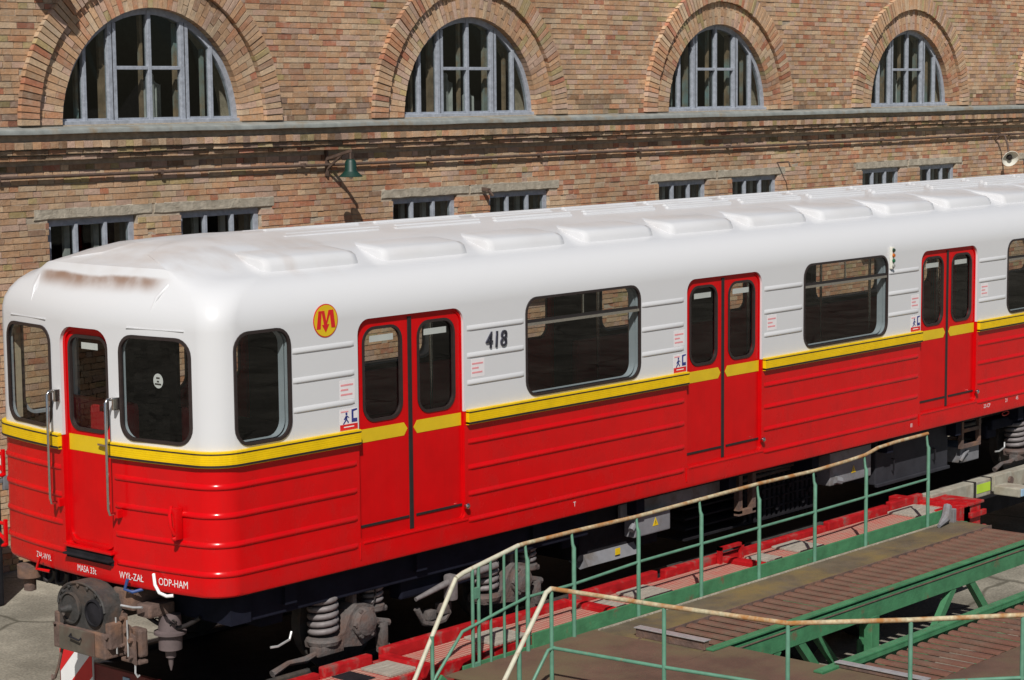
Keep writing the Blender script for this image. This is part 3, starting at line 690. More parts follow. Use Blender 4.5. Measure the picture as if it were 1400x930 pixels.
def belt(side, P):
    prof = [(.0, 1.905), (.030, 1.907)]
    for i in range(5): z = 1.922+i*.0165; prof += [(.036, z), (.036, z+.013), (.0335, z+.0145)]
    prof += [(.036, 2.006), (.034, 2.028), (.0, 2.03)]
    b = sweep(MB(), P, prof).build('belt_moulding', M_YEL, train)
    sweep(MB(), P, [(.0, 2.0055), (.0385, 2.006), (.0385, 2.015), (.0, 2.0155)]).build('pinstripe', M_BLACK, b)
    sweep(MB(), P, [(.0, 1.912), (.038, 1.913), (.038, 1.929), (.0, 1.93)]).build('pinstripe', M_BLACK, b)
RZ = [1.76, 1.545, 1.325, 1.105]; WZ = [2.70, 2.475, 2.25]
def bead(P, z, m_, k=.0125):
    sweep(MB(), P, [(0, z-.022), (k*.55, z-.019), (k, z-.010), (k, z+.0), (k*.6, z+.014), (0, z+.024)], taper=1).build('rib', m_, train, smooth=50)
for sd in 'nf':
    P = path_front(sd, .31, DOORS[0]-.01); belt(sd, P)
    for z in RZ:
        q = path_front(sd, .33, DOORS[0]-.03); q = [q[0], ((q[0][0]+q[1][0])/2, (q[0][1]+q[1][1])/2)]+q[1:]; q = q[:-1]+[(q[-1][0]-.04, q[-1][1]), q[-1]]; bead(q, z, M_RED)
    for a, b in GAPS:
        belt(sd, side_path(sd, a, b))
        for z in RZ: bead(side_path(sd, a+.02, b-.03, .05), z, M_RED)
        for w0, w1 in WINS:
            if a < w0 < b:
                for z in WZ:
                    bead(side_path(sd, a+.02, w0-.03, .04), z, M_WHITE, .010); bead(side_path(sd, w1+.03, b-.04, .04), z, M_WHITE, .010)
    for z in WZ: bead(side_path(sd, CABW[1]+.03, DOORS[0]-.04, .04), z, M_WHITE, .010)
def reveal(f, a0, a1, win):
    q = MB(); ring(q, f, rr(a0-.01, a1+.01, WZ0-.01, WZ1+.01, .13), rr(a0+.012, a1-.012, WZ0+.012, WZ1-.012, .118), -.052, -.115); q.build('reveal', M_REVEAL, win, smooth=40)
# side windows and side doors
for sd in 'nf':
    f = mp_near if sd == 'n' else mp_far
    for a0, a1 in WINS:
        g_ = MB(); ring(g_, f, rr(a0-.010, a1+.010, WZ0-.010, WZ1+.010, .14), rr(a0+.012, a1-.012, WZ0+.012, WZ1-.012, .118), -.012, .009)
        win = g_.build('window', M_GASK, train, smooth=40)
        zt = 2.665
        MB().box(a0+.01, a1-.01, *sorted((f(0, 0, -.022)[1], f(0, 0, .006)[1])), zt-.012, zt+.012).build('transom', M_CHROME, win)
        MB().box(a0+.03, a1-.03, *sorted((f(0, 0, -.03)[1], f(0, 0, .0)[1])), zt+.012, zt+.035).build('rubber_strip', M_BLACK, win)
        MB().box((a0+a1)/2-.008, (a0+a1)/2+.008, *sorted((f(0, 0, -.03)[1], f(0, 0, -.015)[1])), zt+.03, WZ1-.02).build('divider', M_CHROME, win)
        P = rr(a0+.015, a1-.015, WZ0+.015, WZ1-.015, .115)
        MB().add([f(a, z, -.006) for a, z in P], [tuple(range(len(P)))]).build('pane', M_TGLASS, win, recalc=False); reveal(f, a0, a1, win)
    a0, a1, z0, z1 = CABW
    g_ = MB(); ring(g_, f, rr(a0-.010, a1+.010, WZ0-.010, WZ1+.010, .14), rr(a0+.014, a1-.014, WZ0+.014, WZ1-.014, .116), -.012, .010)
    win = g_.build('cab_window', M_GASK, train, smooth=40); P = rr(a0+.015, a1-.015, WZ0+.015, WZ1-.015, .115)
    MB().add([f(a, z, -.006) for a, z in P], [tuple(range(len(P)))]).build('pane', M_TGLASS, win, recalc=False); reveal(f, a0, a1, win)
    for x in DOORS:
        xm = x+DW/2
        hd = MB(); A = rr(x-.004, x+DW+.004, ZD0-.0, ZD1+.004, (.05, .05, .125, .125)); B = rr(x+.010, x+DW-.010, ZD0+.004, ZD1-.022, (.05, .05, .115, .115))
        ring(hd, f, A, B, -.05, -.022); fr = hd.build('door_frame', M_DRED, train, smooth=40)
        for k, (l0, l1, g0, g1) in enumerate(((x+.003, xm-.022, x+.085, x+.51), (xm+.022, x+DW-.003, x+.70, x+DW-.085))):
            p_ = MB(); panel_hole(p_, f, (l0, l1, ZD0+.004, ZD1-.006), (g0, g1, 2.065, 2.80), -.032, .12, .03)
            leaf = p_.build('door_leaf', M_DRED, train, smooth=40)
            gk = MB(); ring(gk, f, rr(g0-.010, g1+.010, 2.055, 2.810, .13), rr(g0+.014, g1-.014, 2.079, 2.786, .107), -.05, -.024); gk.build('gasket', M_GASK, leaf, smooth=40)
            P = rr(g0, g1, 2.065, 2.80, .12); MB().add([f(a, z, -.046) for a, z in P], [tuple(range(len(P)))]).build('pane', M_TGLASS, leaf, recalc=False)
            if sd == 'n':
                st = [(x+.004, 1.905), (xm-.075, 1.905), (xm-.035, 1.957), (xm-.075, 2.01), (x+.004, 2.01)] if k == 0 else [(x+DW-.004, 1.905), (xm+.075, 1.905), (xm+.035, 1.957), (xm+.075, 2.01), (x+DW-.004, 2.01)]
                MB().prism(st, lambda a, z: f(a, z, -.0315), lambda a, z: f(a, z, -.0295)).build('arrow_stripe', M_DYEL, leaf)
                MB().box((g0+.09), g1-.07, 0.0485, .0495, 2.685, 2.735).build('sticker', M_WDEC, leaf)
                MB().bev(l0+.03, l1-.01, 0.024, .0325, 1.232, 1.252, .003).build('rubbing_strip', M_BLACK, leaf)
        y0, y1 = sorted((f(0, 0, -.064)[1], f(0, 0, -.024)[1]))
        MB().bev(xm-.022, xm+.022, y0, y1, ZD0+.004, ZD1-.01, .006).build('door_seal', M_BLACK, fr)
        if sd == 'n':
            xr = x+DW+.012
            MB().lathe([(.012, -.03), (.024, -.02), (.026, .0), (.018, .012)], (xr-.02, -.02, 1.235), axis='y', n=12).build('roller', M_CHROME, fr, smooth=40)
            MB().bev(x+.03, x+DW+.03, -.006, .012, ZD0-.024, ZD0-.006, .004).build('sill', M_RED, fr)
            MB().bev(x-.012, x-.004, -.008, .004, ZB+.06, ZD0-.01, .002).build('seam', M_RED, fr)
# front end: windows, door
def bowring(name, A0, A1, Z0, Z1, r, w_out, w_in, h0, h1, m_, parent):
    g_ = MB(); ring(g_, mp_front, rr(A0-w_out, A1+w_out, Z0-w_out, Z1+w_out, r+w_out), rr(A0+w_in, A1-w_in, Z0+w_in, Z1-w_in, max(.02, r-w_in)), h0, h1); return g_.build(name, m_, parent, smooth=40)
for a0, a1 in FWIN:
    win = bowring('windscreen', a0, a1, FW0, FW1, .13, .010, .016, -.012, .010, M_GASK, train)
    strip_pane(MB(), mp_front, a0+.012, a1-.012, FW0+.012, FW1-.012, .12, -.006).build('pane', M_TGLASS, win, recalc=False)
    MB().prism([(a0+.05, 2.903), (a1-.08, 2.903), (a1-.08, 2.909), (a0+.05, 2.909)], lambda a, z: mp_front(a, z, -.004), lambda a, z: mp_front(a, z, .010)).build('rain_strip', M_WHITE, win)
fd = bowring('door_frame', FDOOR[0], FDOOR[1], 1.175, 2.868, .13, .004, .03, -.055, -.03, M_DRED, train)
g0, g1 = FDOOR[0]+.06, FDOOR[1]-.06
p_ = MB(); panel_hole(p_, lambda a, z, h: (.0-h, a, z), (FDOOR[0]-.02, FDOOR[1]+.02, 1.14, 2.9), (g0, g1, 2.075, 2.80), -.052, .10, .03); fdl = p_.build('cab_door', M_DRED, train, smooth=40)
gk = MB(); ring(gk, lambda a, z, h: (-h, a, z), rr(g0-.010, g1+.010, 2.065, 2.810, .11), rr(g0+.015, g1-.015, 2.09, 2.785, .085), -.07, -.043); gk.build('gasket', M_GASK, fdl, smooth=40)
P = rr(g0, g1, 2.075, 2.80, .1); MB().add([(.066, a, z) for a, z in P], [tuple(range(len(P)))]).build('pane', M_TGLASS, fdl, recalc=False)
MB().box(.0505, .0518, FDOOR[0]+.005, FDOOR[1]-.005, 1.905, 2.03).build('yellow_band', M_DYEL, fdl)
MB().box(.067, .068, YC-.10, YC+.10, 2.70, 2.75).build('sticker', M_WDEC, fdl)
MB().bar((.03, YC-.12, 1.985), (.02, YC-.245, 1.985), .018, .014).bar((.055, YC-.24, 1.985), (.015, YC-.24, 1.985), .03).build('handle', M_CHROME, fdl)
# pictogram disc inside the near windscreen
MB().lathe([(.055, 0), (.055, .002)], (.09, YC-.78, 2.52), axis='x', n=28).build('round_sticker', M_WDEC, train)
for dz, w_ in ((.022, .02), (-.004, .012), (-.024, .036)): MB().box(.0885, .0895, YC-.78-w_, YC-.78+w_, 2.52+dz-.006, 2.52+dz+.006).build('sticker_line', M_COUP, train)
def front_x(y):
    q = sorted([(p[1], p[0]) for p in OUT if p[0] < .6]); return float(np.interp(y, [a for a, b in q], [b for a, b in q]))
# grab rails on the front
for y in (YC+.35, YC-.37):
    hr = MB().tube([(FX(y)+.0, y, 2.36), (-.07, y+.0, 2.36), (-.085, y, 2.335), (-.085, y, 1.53), (-.075, y, 1.49), (FX(y), y, 1.485)], .0125, 10).build('grab_rail', M_CHROME, train, smooth=50)
    MB().bev(-.045, .02, y-.045, y-.022, 2.28, 2.375, .006).build('bracket', M_CHROME, hr)
    MB().bev(-.035, .02, y-.04, y-.015, 1.455, 1.52, .006).build('bracket', M_RED, hr)
# step under the cab door, hook, towing eye
st = MB().bev(-.05, .03, YC-.30, YC+.27, 1.095, 1.112, .006).box(-.012, .03, YC-.295, YC+.265, 1.07, 1.1).box(-.015, .03, YC-.29, YC+.26, 1.11, 1.155).build('footstep', M_UNDER, train)
MB().bev(-.03, .02, YC-.31, YC+.28, 1.155, 1.175, .006).build('step_lip', M_RED, train)
hk = MB().bev(.02, .09, .33, .375, 1.36, 1.60, .008).tube([(.04, .40, 1.60), (.0, .37, 1.55), (-.01, .35, 1.47), (.02, .345, 1.40)], .014, 8).lathe([(.012, -.02), (.022, 0), (.01, .02)], (.02, .35, 1.37), axis='x', n=10).build('lamp_hook', M_RED, train, smooth=40)
for zc in (1.66, 1.08):      # brackets on the far corner
    b = MB().bev(.175, .205, 2.685, 2.712, zc-.11, zc+.11, .006).tube([(.19, 2.70, zc+.07), (.19, 2.98, zc+.08)], .016, 8).tube([(.19, 2.70, zc-.07), (.19, 2.96, zc+.07)], .016, 8).lathe([(.01, -.03), (.02, 0), (.01, .03)], (.17, 2.69, zc-.1), axis='x', n=10)
    b.build('corner_bracket', M_RED, train, smooth=40)
for txt, y, sz in (('ZAŁ-WYŁ', 2.09, .055), ('MASA 33t', 1.50, .058), ('WYŁ-ZAŁ', .995, .062), ('ODP-HAM', .585, .064)):
    link_text('lettering', text_mesh(txt, sz*1.25, lambda a, z, h: (front_x(a)-.004, a, z), y, .985 if y < 1.2 else (.972 if y < 1.8 else .99), .002, -1, sx=.78), M_WDEC, train)
# cock handles under the front edge
MB().tube([(-.02, 1.95, 1.02), (-.03, 1.99, .92), (.03, 1.9, .90)], .014, 8).build('cock_handle', M_RED, train, smooth=50)
MB().tube([(-.02, .86, 1.00), (-.03, .885, .92), (.0, .83, .90), (.06, .78, .92)], .014, 8).build('cock_handle', mat('blue_handle', (.03, .07, .22), .5), train, smooth=50)
MB().tube([(.02, .60, 1.07), (-.01, .55, 1.0), (-.02, .49, .95), (-.0, .43, .93), (.03, .39, .935)], .013, 8).build('cock_handle', M_WDEC, train, smooth=50)
# logo disc, number, stickers on the near side
LX, LZ_, LR = 1.262, 2.905, .128
sc = lambda P: [(LX+p*LR, LZ_+q*LR) for p, q in P]
flat = lambda h: (lambda a, z: mp_near(a, z, h))
lg = MB().prism(sc([(math.cos(t*math.pi/20), math.sin(t*math.pi/20)) for t in range(40)]), flat(-.002), flat(.004)).build('logo', M_RDEC, train); lg['label'] = 'round yellow disc with a red letter M whose middle is a downward arrow'
MB().prism(sc([(.94*math.cos(t*math.pi/20), .94*math.sin(t*math.pi/20)) for t in range(40)]), flat(.002), flat(.0055)).build('disc', M_DYEL, lg)
mm = MB()
for q in ([(-.76, -.48), (-.44, -.48), (-.34, .60), (-.60, .60)], [(-.36, .60), (-.12, .60), (.06, -.22), (-.16, -.26)], [(-.34, -.24), (.26, -.22), (-.03, -.70)], [(.02, -.04), (.07, -.22), (.42, .62), (.22, .62)], [(.30, .62), (.60, .62), (.76, -.44), (.44, -.44)]):
    mm.prism(sc(q), flat(.005), flat(.0072+.0003*len(mm.v)/8))
mm.build('letter_m', M_RDEC, lg)
num = text_mesh('418', .195, mp_near, 3.07, 2.515, .002, 1, ext=.006, sx=.92, shear=.08); link_text('car_number', num, mat('number_metal', (.10, .10, .14), .25, .9, var=.2), train)
def pictogram(x, z):
    s = .19; b = MB().prism([(x, z), (x+s, z), (x+s, z+.165), (x, z+.165)], flat(.0), flat(.0015)).build('pictogram', M_PALE, train)
    MB().prism([(x, z), (x+s, z), (x+s, z+.045), (x, z+.045)], flat(.001), flat(.0025)).build('red_band', M_RDEC, b)
    MB().prism([(x+.04, z+.02), (x+.15, z+.02), (x+.15, z+.028), (x+.04, z+.028)], flat(.002), flat(.0032)).build('band_text', M_WDEC, b)
    k = MB()
    for q in ([(.125, .055), (.185, .055), (.185, .085), (.145, .085), (.145, .14), (.185, .148), (.185, .16), (.125, .155)],
              [(.055, .075), (.075, .075), (.082, .11), (.062, .115)], [(.058, .08), (.07, .075), (.04, .045), (.03, .05)], [(.07, .08), (.08, .08), (.095, .06), (.085, .05)], [(.06, .11), (.04, .085), (.046, .08), (.07, .10)], [(.075, .11), (.095, .09), (.1, .095), (.08, .113)],
              [(.07+.011*math.cos(t*math.pi/5), .127+.011*math.sin(t*math.pi/5)) for t in range(10)]):
        k.prism([(x+a, z+c_) for a, c_ in q], flat(.001), flat(.0028))
    k.build('figure', M_BLUE, b)
    MB().prism([(x+.01, z+.14), (x+.09, z+.14), (x+.09, z+.15), (x+.01, z+.15)], flat(.001), flat(.0028)).build('heading', M_PINK, b)
def textnote(x, z):
    b = MB().prism([(x, z), (x+.16, z), (x+.16, z+.15), (x, z+.15)], flat(.0), flat(.0012)).build('notice', M_PALE, train)
    for i, w_ in enumerate((.15, .09, .14)):
        MB().prism([(x+.008, z+.105-i*.037), (x+.008+w_*.9, z+.105-i*.037), (x+.008+w_*.9, z+.119-i*.037), (x+.008, z+.119-i*.037)], flat(.001), flat(.0022)).build('text_line', M_PINK, b)
for x in DOORS: pictogram(x-.205, 2.035); textnote(x-.20, 2.275); textnote(x+DW+.09, 2.29)
for a, z, t_ in ((4.20, 1.01, 'T'), (9.86, 1.0, 'III'), (11.45, 1.02, '23-CP'), (11.95, 1.03, '21'), (12.2, 1.03, '45')):
    link_text('stencil', text_mesh(t_, .06, mp_near, a, z, .002, 1), M_WDEC, train)
sg = MB().bev(9.40, 9.45, -.03, .0, 2.74, 2.97, .006).build('signal_lamps', M_LWHITE, train)
for i, c_ in enumerate(((.3, .3, .28), (.01, .12, .05), (.5, .12, .01), (.02, .05, .03))): MB().lathe([(.018, -.012), (.022, .0), (.018, .012)], (9.425, -.035, 2.77+i*.055), axis='y', n=12).build('lens', mat('lens%d' % i, c_, .2), sg, smooth=40)
# roof: ventilator scoops both sides, long ribs on the crown
def scoop(x0, sd):
    s = 1 if sd == 'n' else -1; Lx = 1.02
    sec = [(.262, 3.255), (.272, 3.32), (.295, 3.365), (.345, 3.39), (.60, 3.418), (.92, 3.452), (1.02, 3.448)]
    V = []; st = [(0, .035, -.03), (.012, .014, -.012), (.04, .003, -.003), (.08, 0, 0), (Lx-.10, 0, 0), (Lx-.03, .008, -.008), (Lx, .03, -.035)]
    for dx, dy, dz in st:
        for y, z in sec:
            yy = y+dy; V.append((x0+dx, yy if s > 0 else 2*YC-yy, z+dz*(1 if y > .25 else .3)))
    n = len(sec); Fs = [(i*n+k, i*n+k+1, (i+1)*n+k+1, (i+1)*n+k) for i in range(len(st)-1) for k in range(n-1)]
    V += [(x0, .26 if s > 0 else 2*YC-.26, 3.2), (x0, 1.0 if s > 0 else 2*YC-1.0, 3.3), (x0+Lx, .26 if s > 0 else 2*YC-.26, 3.2), (x0+Lx, 1.0 if s > 0 else 2*YC-1.0, 3.3)]
    o = len(st)*n; Fs += [tuple(range(n))+(o+1, o), tuple((len(st)-1)*n+k for k in range(n))+(o+3, o+2)]
    MB().add(V, Fs).build('roof_scoop', M_WHITE, train, smooth=38)
for i in range(13):
    for sd in 'nf': scoop(.90+i*1.27, sd)
for i in range(13):
    for j, y in enumerate((.98, 1.10, 1.22, 1.35, 1.48, 1.60, 1.72)):
        x0 = 1.75+i*1.27+.12*(j % 2); zt = 3.487-abs(y-YC)*.09
        MB().bev(x0, x0+1.08, y-.022, y+.022, zt-.03, zt+.034, .014).build('roof_rib', M_WHITE, train)
for y, s_ in ((.60, -1), (2.10, 1)):
    MB().tube([(front_x(y)+.02, y-.02*s_, 3.03), (front_x(y)+.075, y, 3.135), (front_x(y)+.16, y+.03*s_, 3.215), (front_x(y)+.27, y+.10*s_, 3.275)], [.004, .016, .022, .006], 8).build('brow_fold', M_WHITE, train, smooth=60)
# interior: floor, ceiling lining is the shell; partition, seats, poles
MB().box(.35, XR-.1, .06, 2*YC-.06, 1.10, 1.13).build('floor', M_DARKIN, train)
pb = MB()
pb.box(1.33, 1.36, .06, .38, 1.13, 3.02).box(1.33, 1.36, 1.85, 2.64, 1.13, 3.02).box(1.33, 1.36, .38, 1.85, 1.13, 2.05).box(1.33, 1.36, .38, 1.85, 2.85, 3.1)
pb.build('cab_partition', M_DARKIN, train)
MB().bev(.28, .55, .35, 1.0, 1.6, 1.95, .03).box(.30, .55, .4, 1.0, 1.13, 1.6).build('driver_desk', M_DARKIN, train)
sm = MB().bev(.72, 1.02, .95, 1.4, 1.55, 1.64, .03).bev(.98, 1.08, .95, 1.4, 1.6, 2.15, .03).tube([(.86, 1.18, 1.13), (.86, 1.18, 1.56)], .04)
sm.build('driver_seat', M_SEAT, train, smooth=40)
MB().bev(.50, .62, 1.45, 2.35, 1.75, 2.22, .05).bev(.50, .95, 1.45, 2.35, 1.68, 1.80, .04).build('cab_seat', M_SEAT, train)
MB().box(.20, .26, 2.50, 2.60, 2.05, 2.85).build('cab_pillar', M_CREAM, train)
for a, b in ((3.0, 5.7), (7.2, 9.9), (11.4, 14.1)):
    for y0, y1, yb in ((.10, .52, .12), (2.18, 2.6, 2.52)):
        MB().bev(a+.1, b-.1, y0, y1, 1.48, 1.58, .03).bev(a+.1, b-.1, yb, yb+.07, 1.55, 2.0, .03).build('bench_seat', M_SEAT, train)
    for x in (a, b):
        for y in (.55, 2.15): MB().tube([(x, y, 1.13), (x, y, 3.15)], .016, 8).build('grab_pole', M_CHROME, train, smooth=60)
MB().box(XR-.06, XR-.05, .06, 2.64, .95, 3.0).build('end_wall', M_DARKIN, train)
# ------------------------------------------------------------------ running gear
def helix(c, r, h, turns, t, n=14):
    N = int(turns*n); return [(c[0]+r*math.cos(2*math.pi*i/n), c[1]+r*math.sin(2*math.pi*i/n), c[2]+h*i/N) for i in range(N+1)]
def bogie(x0, x1):
    RAIL = .03; zc = RAIL+.40
    fm = MB()
    for y in (.30, 2.40):
        fm.bev(x0-.95, x1+.95, y-.06, y+.06, .655, .78, .02); fm.bev(x0+.5, x1-.5, y-.07, y+.07, .50, .67, .02)
    for x in ((x0+x1)/2, x0-.85, x1+.85): fm.bev(x-.12, x+.12, .3, 2.4, .55, .72, .02)
    bo = fm.build('bogie', M_NAVY, train)
    for x in (x0, x1):
        for y in (.52, 2.18):
            s = -1 if y < 1 else 1
            MB().lathe([(.06, -.06*s), (.10, -.065*s), (.33, -.05*s), (.36, -.06*s), (.40, -.055*s), (.405, .04*s), (.43, .05*s), (.43, .075*s), (.1, .08*s)], (x, y, zc), axis='y', n=40).build('wheel', M_COUP, bo, smooth=35)
        MB().tube([(x, .3, zc), (x, 2.4, zc)], .07, 12).build('axle', M_UNDER, bo, smooth=50)
        for y in (.27, 2.43):
            s = -1 if y < 1 else 1; ax = MB()
            ax.bev(x-.13, x+.15, y-.11, y+.09, zc-.15, zc+.12, .05)
            ax.lathe([(.125, .0), (.125, .07*s), (.10, .10*s), (.085, .102*s), (.06, .115*s), (.02, .12*s)], (x, y+.06*s, zc), axis='y', n=24)
            ax.prism([(x-.46, zc-.14), (x-.47, zc-.09), (x-.30, zc-.075), (x-.20, zc-.04), (x-.14, zc+.08), (x-.06, zc+.15), (x+.08, zc+.13), (x+.15, zc+.02), (x+.15, zc-.14), (x-.02, zc-.19), (x-.16, zc-.17)], lambda a, z: (a, y-.10, z), lambda a, z: (a, y+.08, z)); ax.lathe([(.135, -.03), (.145, .0), (.135, .02), (.10, .03)], (x-.34, y, zc-.09), n=22)
            ax.bev(x+.10, x+.34, y-.05, y+.09, zc+.02, zc+.07, .02); ax.lathe([(.10, -.02), (.10, .02), (.08, .03)], (x+.24, y+.03, zc+.06), n=20)
            for k in range(6):
                a = k*math.pi/3; ax.lathe([(.02, 0), (.02, .03*s)], (x+.112*math.cos(a), y+.125*s, zc+.112*math.sin(a)), axis='y', n=6)
            ax.bev(x-.055, x-.01, y-.05, y+.05, zc+.12, zc+.34, .012)
            ax.bev(x+.20, x+.27, y-.12, y-.03, zc-.26, zc-.05, .015); ax.tube([(x+.17, y-.07, zc-.03), (x+.32, y-.07, zc-.07)], .03, 8).tube([(x+.2, y-.07, zc-.27), (x+.32, y-.07, zc-.27)], .03, 8)
            ab = ax.build('axle_box', M_CAST, bo, smooth=35)
            MB().tube(helix((x-.34, y, zc-.045), .105, .31, 5.2, .0), .024, 8).build('spring', M_SPRING, ab, smooth=60)
            MB().tube(helix((x+.24, y+.03, zc+.09), .075, .19, 4.2, .0), .018, 8).build('spring', M_SPRING, ab, smooth=60)
            if y < 1: MB().tube([(x+.02+.17*math.cos(t*.45), y-.06, zc+.2+.17*math.sin(t*.45)) for t in range(-2, 8)], .008, 6).build('hose', M_BLACK, ab, smooth=60)
    xm = (x0+x1)/2
    MB().tube([(xm-.28, .22, .40), (xm-.22, .20, .27), (xm-.12, .2, .24), (xm+.02, .2, .25), (xm+.1, .22, .30), (xm+.12, .24, .42)], .028, 8).bev(xm-.17, xm-.08, .18, .28, .28, .36, .01).bev(xm+.0, xm+.08, .18, .28, .30, .39, .01).build('brake_hanger', M_CAST, bo, smooth=45)
    MB().tube([(xm-.35, .16, .50), (xm+.05, .15, .58), (xm+.62, .14, .62)], [.018, .03, .03], 10).bev(xm+.02, xm+.10, .10, .20, .42, .64, .02).build('damper', M_SPRING, bo, smooth=45)
    MB().tube([(x0-.95, .20, .20), (x0-.78, .20, .25), (x0-.6, .2, .24), (x0-.42, .2, .28), (x0-.30, .2, .30)], [.03, .022, .03, .02, .03], 8).bev(x0-.50, x0-.22, .16, .26, .24, .31, .01).build('brake_rigging', M_CAST, bo, smooth=45)
    MB().tube([(x0-.98, .18, .42), (x0-.92, .16, .42), (x0-.80, .16, .45), (x0-.76, .18, .50)], .010, 6).build('sand_pipe', M_EDGE, bo)
bogie(1.77, 3.67); bogie(13.05, 14.95)
ub = MB().box(.5, XR-.4, .42, .60, .70, .92).box(.5, XR-.4, 2.1, 2.28, .70, .92).box(.35, .55, .12, 2.58, .68, .94)
for i in range(12): ub.box(.9+i*1.45, 1.02+i*1.45, .12, 2.58, .74, .93)
ub.build('underframe', M_NAVY, train)
MB().box(.45, XR-.2, .055, 2.645, .905, .95).build('underfloor', M_UNDER, train)
MB().bev(.45, 4.6, .16, .21, .67, .88, .01).build('sole_bar', M_NAVY, train)
EQ0 = set(train.children)
for y_, z_, r_ in ((.22, .86, .018), (.26, .80, .024), (.33, .74, .016)): MB().tube([(4.7+i*1.1, y_+rnd.uniform(-.012, .012), z_+rnd.uniform(-.015, .015)) for i in range(9)], r_, 8).build('pipe', M_COUP, train, smooth=60)
# equipment slung under the car
eq = MB().bev(4.50, 5.66, .16, .85, .44, .92, .015).build('equipment_case', M_UNDER, train)
MB().prism([(.10, .40), (.20, .36), (.34, .42), (.16, .50)], lambda y, z: (4.56, y, z), lambda y, z: (5.30, y, z)).build('tank_belly', M_GREYBOX, eq)
MB().bev(5.02, 6.84, .09, .13, .745, .90, .008).build('grey_panel', M_GREYBOX, train)
wb = MB().bev(5.14, 5.69, .03, .15, .575, .77, .012).tube([(5.13, .03, .70), (5.08, .02, .66)], .03, 8).build('junction_box', M_GREYBOX, train)
def warn(x, y, z, p):
    a = MB().prism([(x-.042, z-.035), (x+.042, z-.035), (x, z+.042)], lambda a_, c_: (a_, y, c_), lambda a_, c_: (a_, y-.003, c_)).build('warning_triangle', M_DYEL, p)
    MB().prism([(x-.007, z-.022), (x+.008, z-.005), (x-.003, z-.003), (x+.003, z+.02), (x-.01, z+.0), (x+.002, z-.004)], lambda a_, c_: (a_, y-.0025, c_), lambda a_, c_: (a_, y-.0045, c_)).build('bolt_mark', M_BLACK, a)
warn(5.46, .03, .68, wb)
MB().box(4.95, 5.02, .099, .104, .44, .50).build('yellow_label', M_DYEL, eq)
br = MB().box(6.87, 6.93, .08, .14, .52, .93).box(7.10, 7.16, .08, .14, .52, .93).box(6.87, 7.16, .08, .14, .50, .55).build('bracket_frame', M_RUSTBR, train)
rs = MB()
for i in range(15): rs.bev(7.2+i*.085, 7.25+i*.085, .25, .9, .32, .84, .01)
for k in range(5): rs.box(6.2, 8.5, .24, .90, .34+k*.10, .36+k*.10)
for i in range(10): rs.lathe([(.028, -.02), (.028, .02)], (7.25+i*.12, .235, .44+.1*(i % 4)), axis='y', n=8)
rs.build('resistor_bank', M_UNDER, train)
wc = MB().bev(8.50, 9.30, .08, .5, .56, .92, .012).tube([(8.58, .07, .62), (8.66, .05, .60)], .04, 8).build('junction_box', M_GREYBOX, train); warn(8.95, .079, .68, wc)
bb = MB().bev(9.42, 10.95, .10, .7, .43, .92, .015).bev(9.42, 10.95, .07, .11, .41, .445, .006).build('equipment_case', mat('dark_grey_case', (.035, .035, .042), .7, var=.2, spec=.15), train)
for x in (9.75, 10.62): MB().tube([(x, .10, .68), (x, .07, .68), (x, .07, .55), (x, .10, .55)], .008, 6).build('handle', M_UNDER, bb)
ld = MB()
for x in (11.19, 11.58): ld.bar((x, .07, .60), (x, .07, .93), .045)
for z in (.62, .80): ld.bar((11.19, .07, z), (11.58, .07, z), .04)
ld.build('step_ladder', M_RUSTBR, train)
MB().bev(11.24, 11.66, .10, .5, .42, .60, .012).tube([(11.22, .09, .45), (11.28, .08, .52), (11.38, .09, .55)], .02, 8).build('air_valve_box', M_GREYBOX, train)
MB().tube([(12.12-.08*math.cos(t*.6), .02-.0, .90-.025*math.sin(t*.6)) for t in range(12)], .007, 6).build('red_hose', M_RED, train)
for o_ in train.children:
    if o_ not in EQ0: o_.location += Vector((.14, .14, -.05))
# coupler
cp = thing('coupler', (-.1, 1.29, .5), 'round two port coupling head with a rusty box under the front of the train', 'coupler') if False else None
ch = MB()
prof = [(YC-.06+.30*math.cos(t*math.pi/14), .735+.205*math.sin(t*math.pi/14)) for t in range(15)]+[(YC-.36, .60), (YC-.30, .56), (YC+.22, .56), (YC+.24, .62)]
ch.prism(prof, lambda a, z: (-.13, a, z), lambda a, z: (.02, a, z))
cpl = ch.build('coupler_head', M_COUP, train)
for dy, r in ((.12, .125), (-.17, .105)):
    MB().lathe([(r*.98, .0), (r, -.02), (r*.88, -.024), (r*.84, -.006), (r*.2, .01)], (-.135, YC-.06+dy, .72), axis='x', n=28).build('port', M_UNDER if dy < 0 else M_COUP, cpl, smooth=35)
    MB().lathe([(r*.83, .0), (r*.5, -.005), (r*.12, -.012)], (-.145, YC-.06+dy, .72), axis='x', n=24).build('cone', M_UNDER if dy < 0 else M_COUP, cpl, smooth=35)
MB().tube([(-.13, YC+.06, .715), (-.24, YC+.07, .715)], [.04, .018], 10).build('pin', M_COUP, cpl, smooth=40)
for t in (.25, .6, 1.0, 1.45, 1.9, 2.35, 2.8): MB().lathe([(.016, 0), (.016, -.014), (.006, -.018)], (-.13, YC-.06+.262*math.cos(t), .735+.172*math.sin(t)), axis='x', n=6).build('bolt', M_COUP, cpl)
MB().tube([(-.132, YC-.06+.285*math.cos(t*math.pi/16), .735+.192*math.sin(t*math.pi/16)) for t in range(17)], .014, 6).build('rim', M_COUP, cpl, smooth=50)
MB().bev(.02, .34, .86, 1.10, .74, .90, .02).bev(.05, .30, .70, .86, .70, .80, .02).build('housing', M_RUSTBR, cpl)
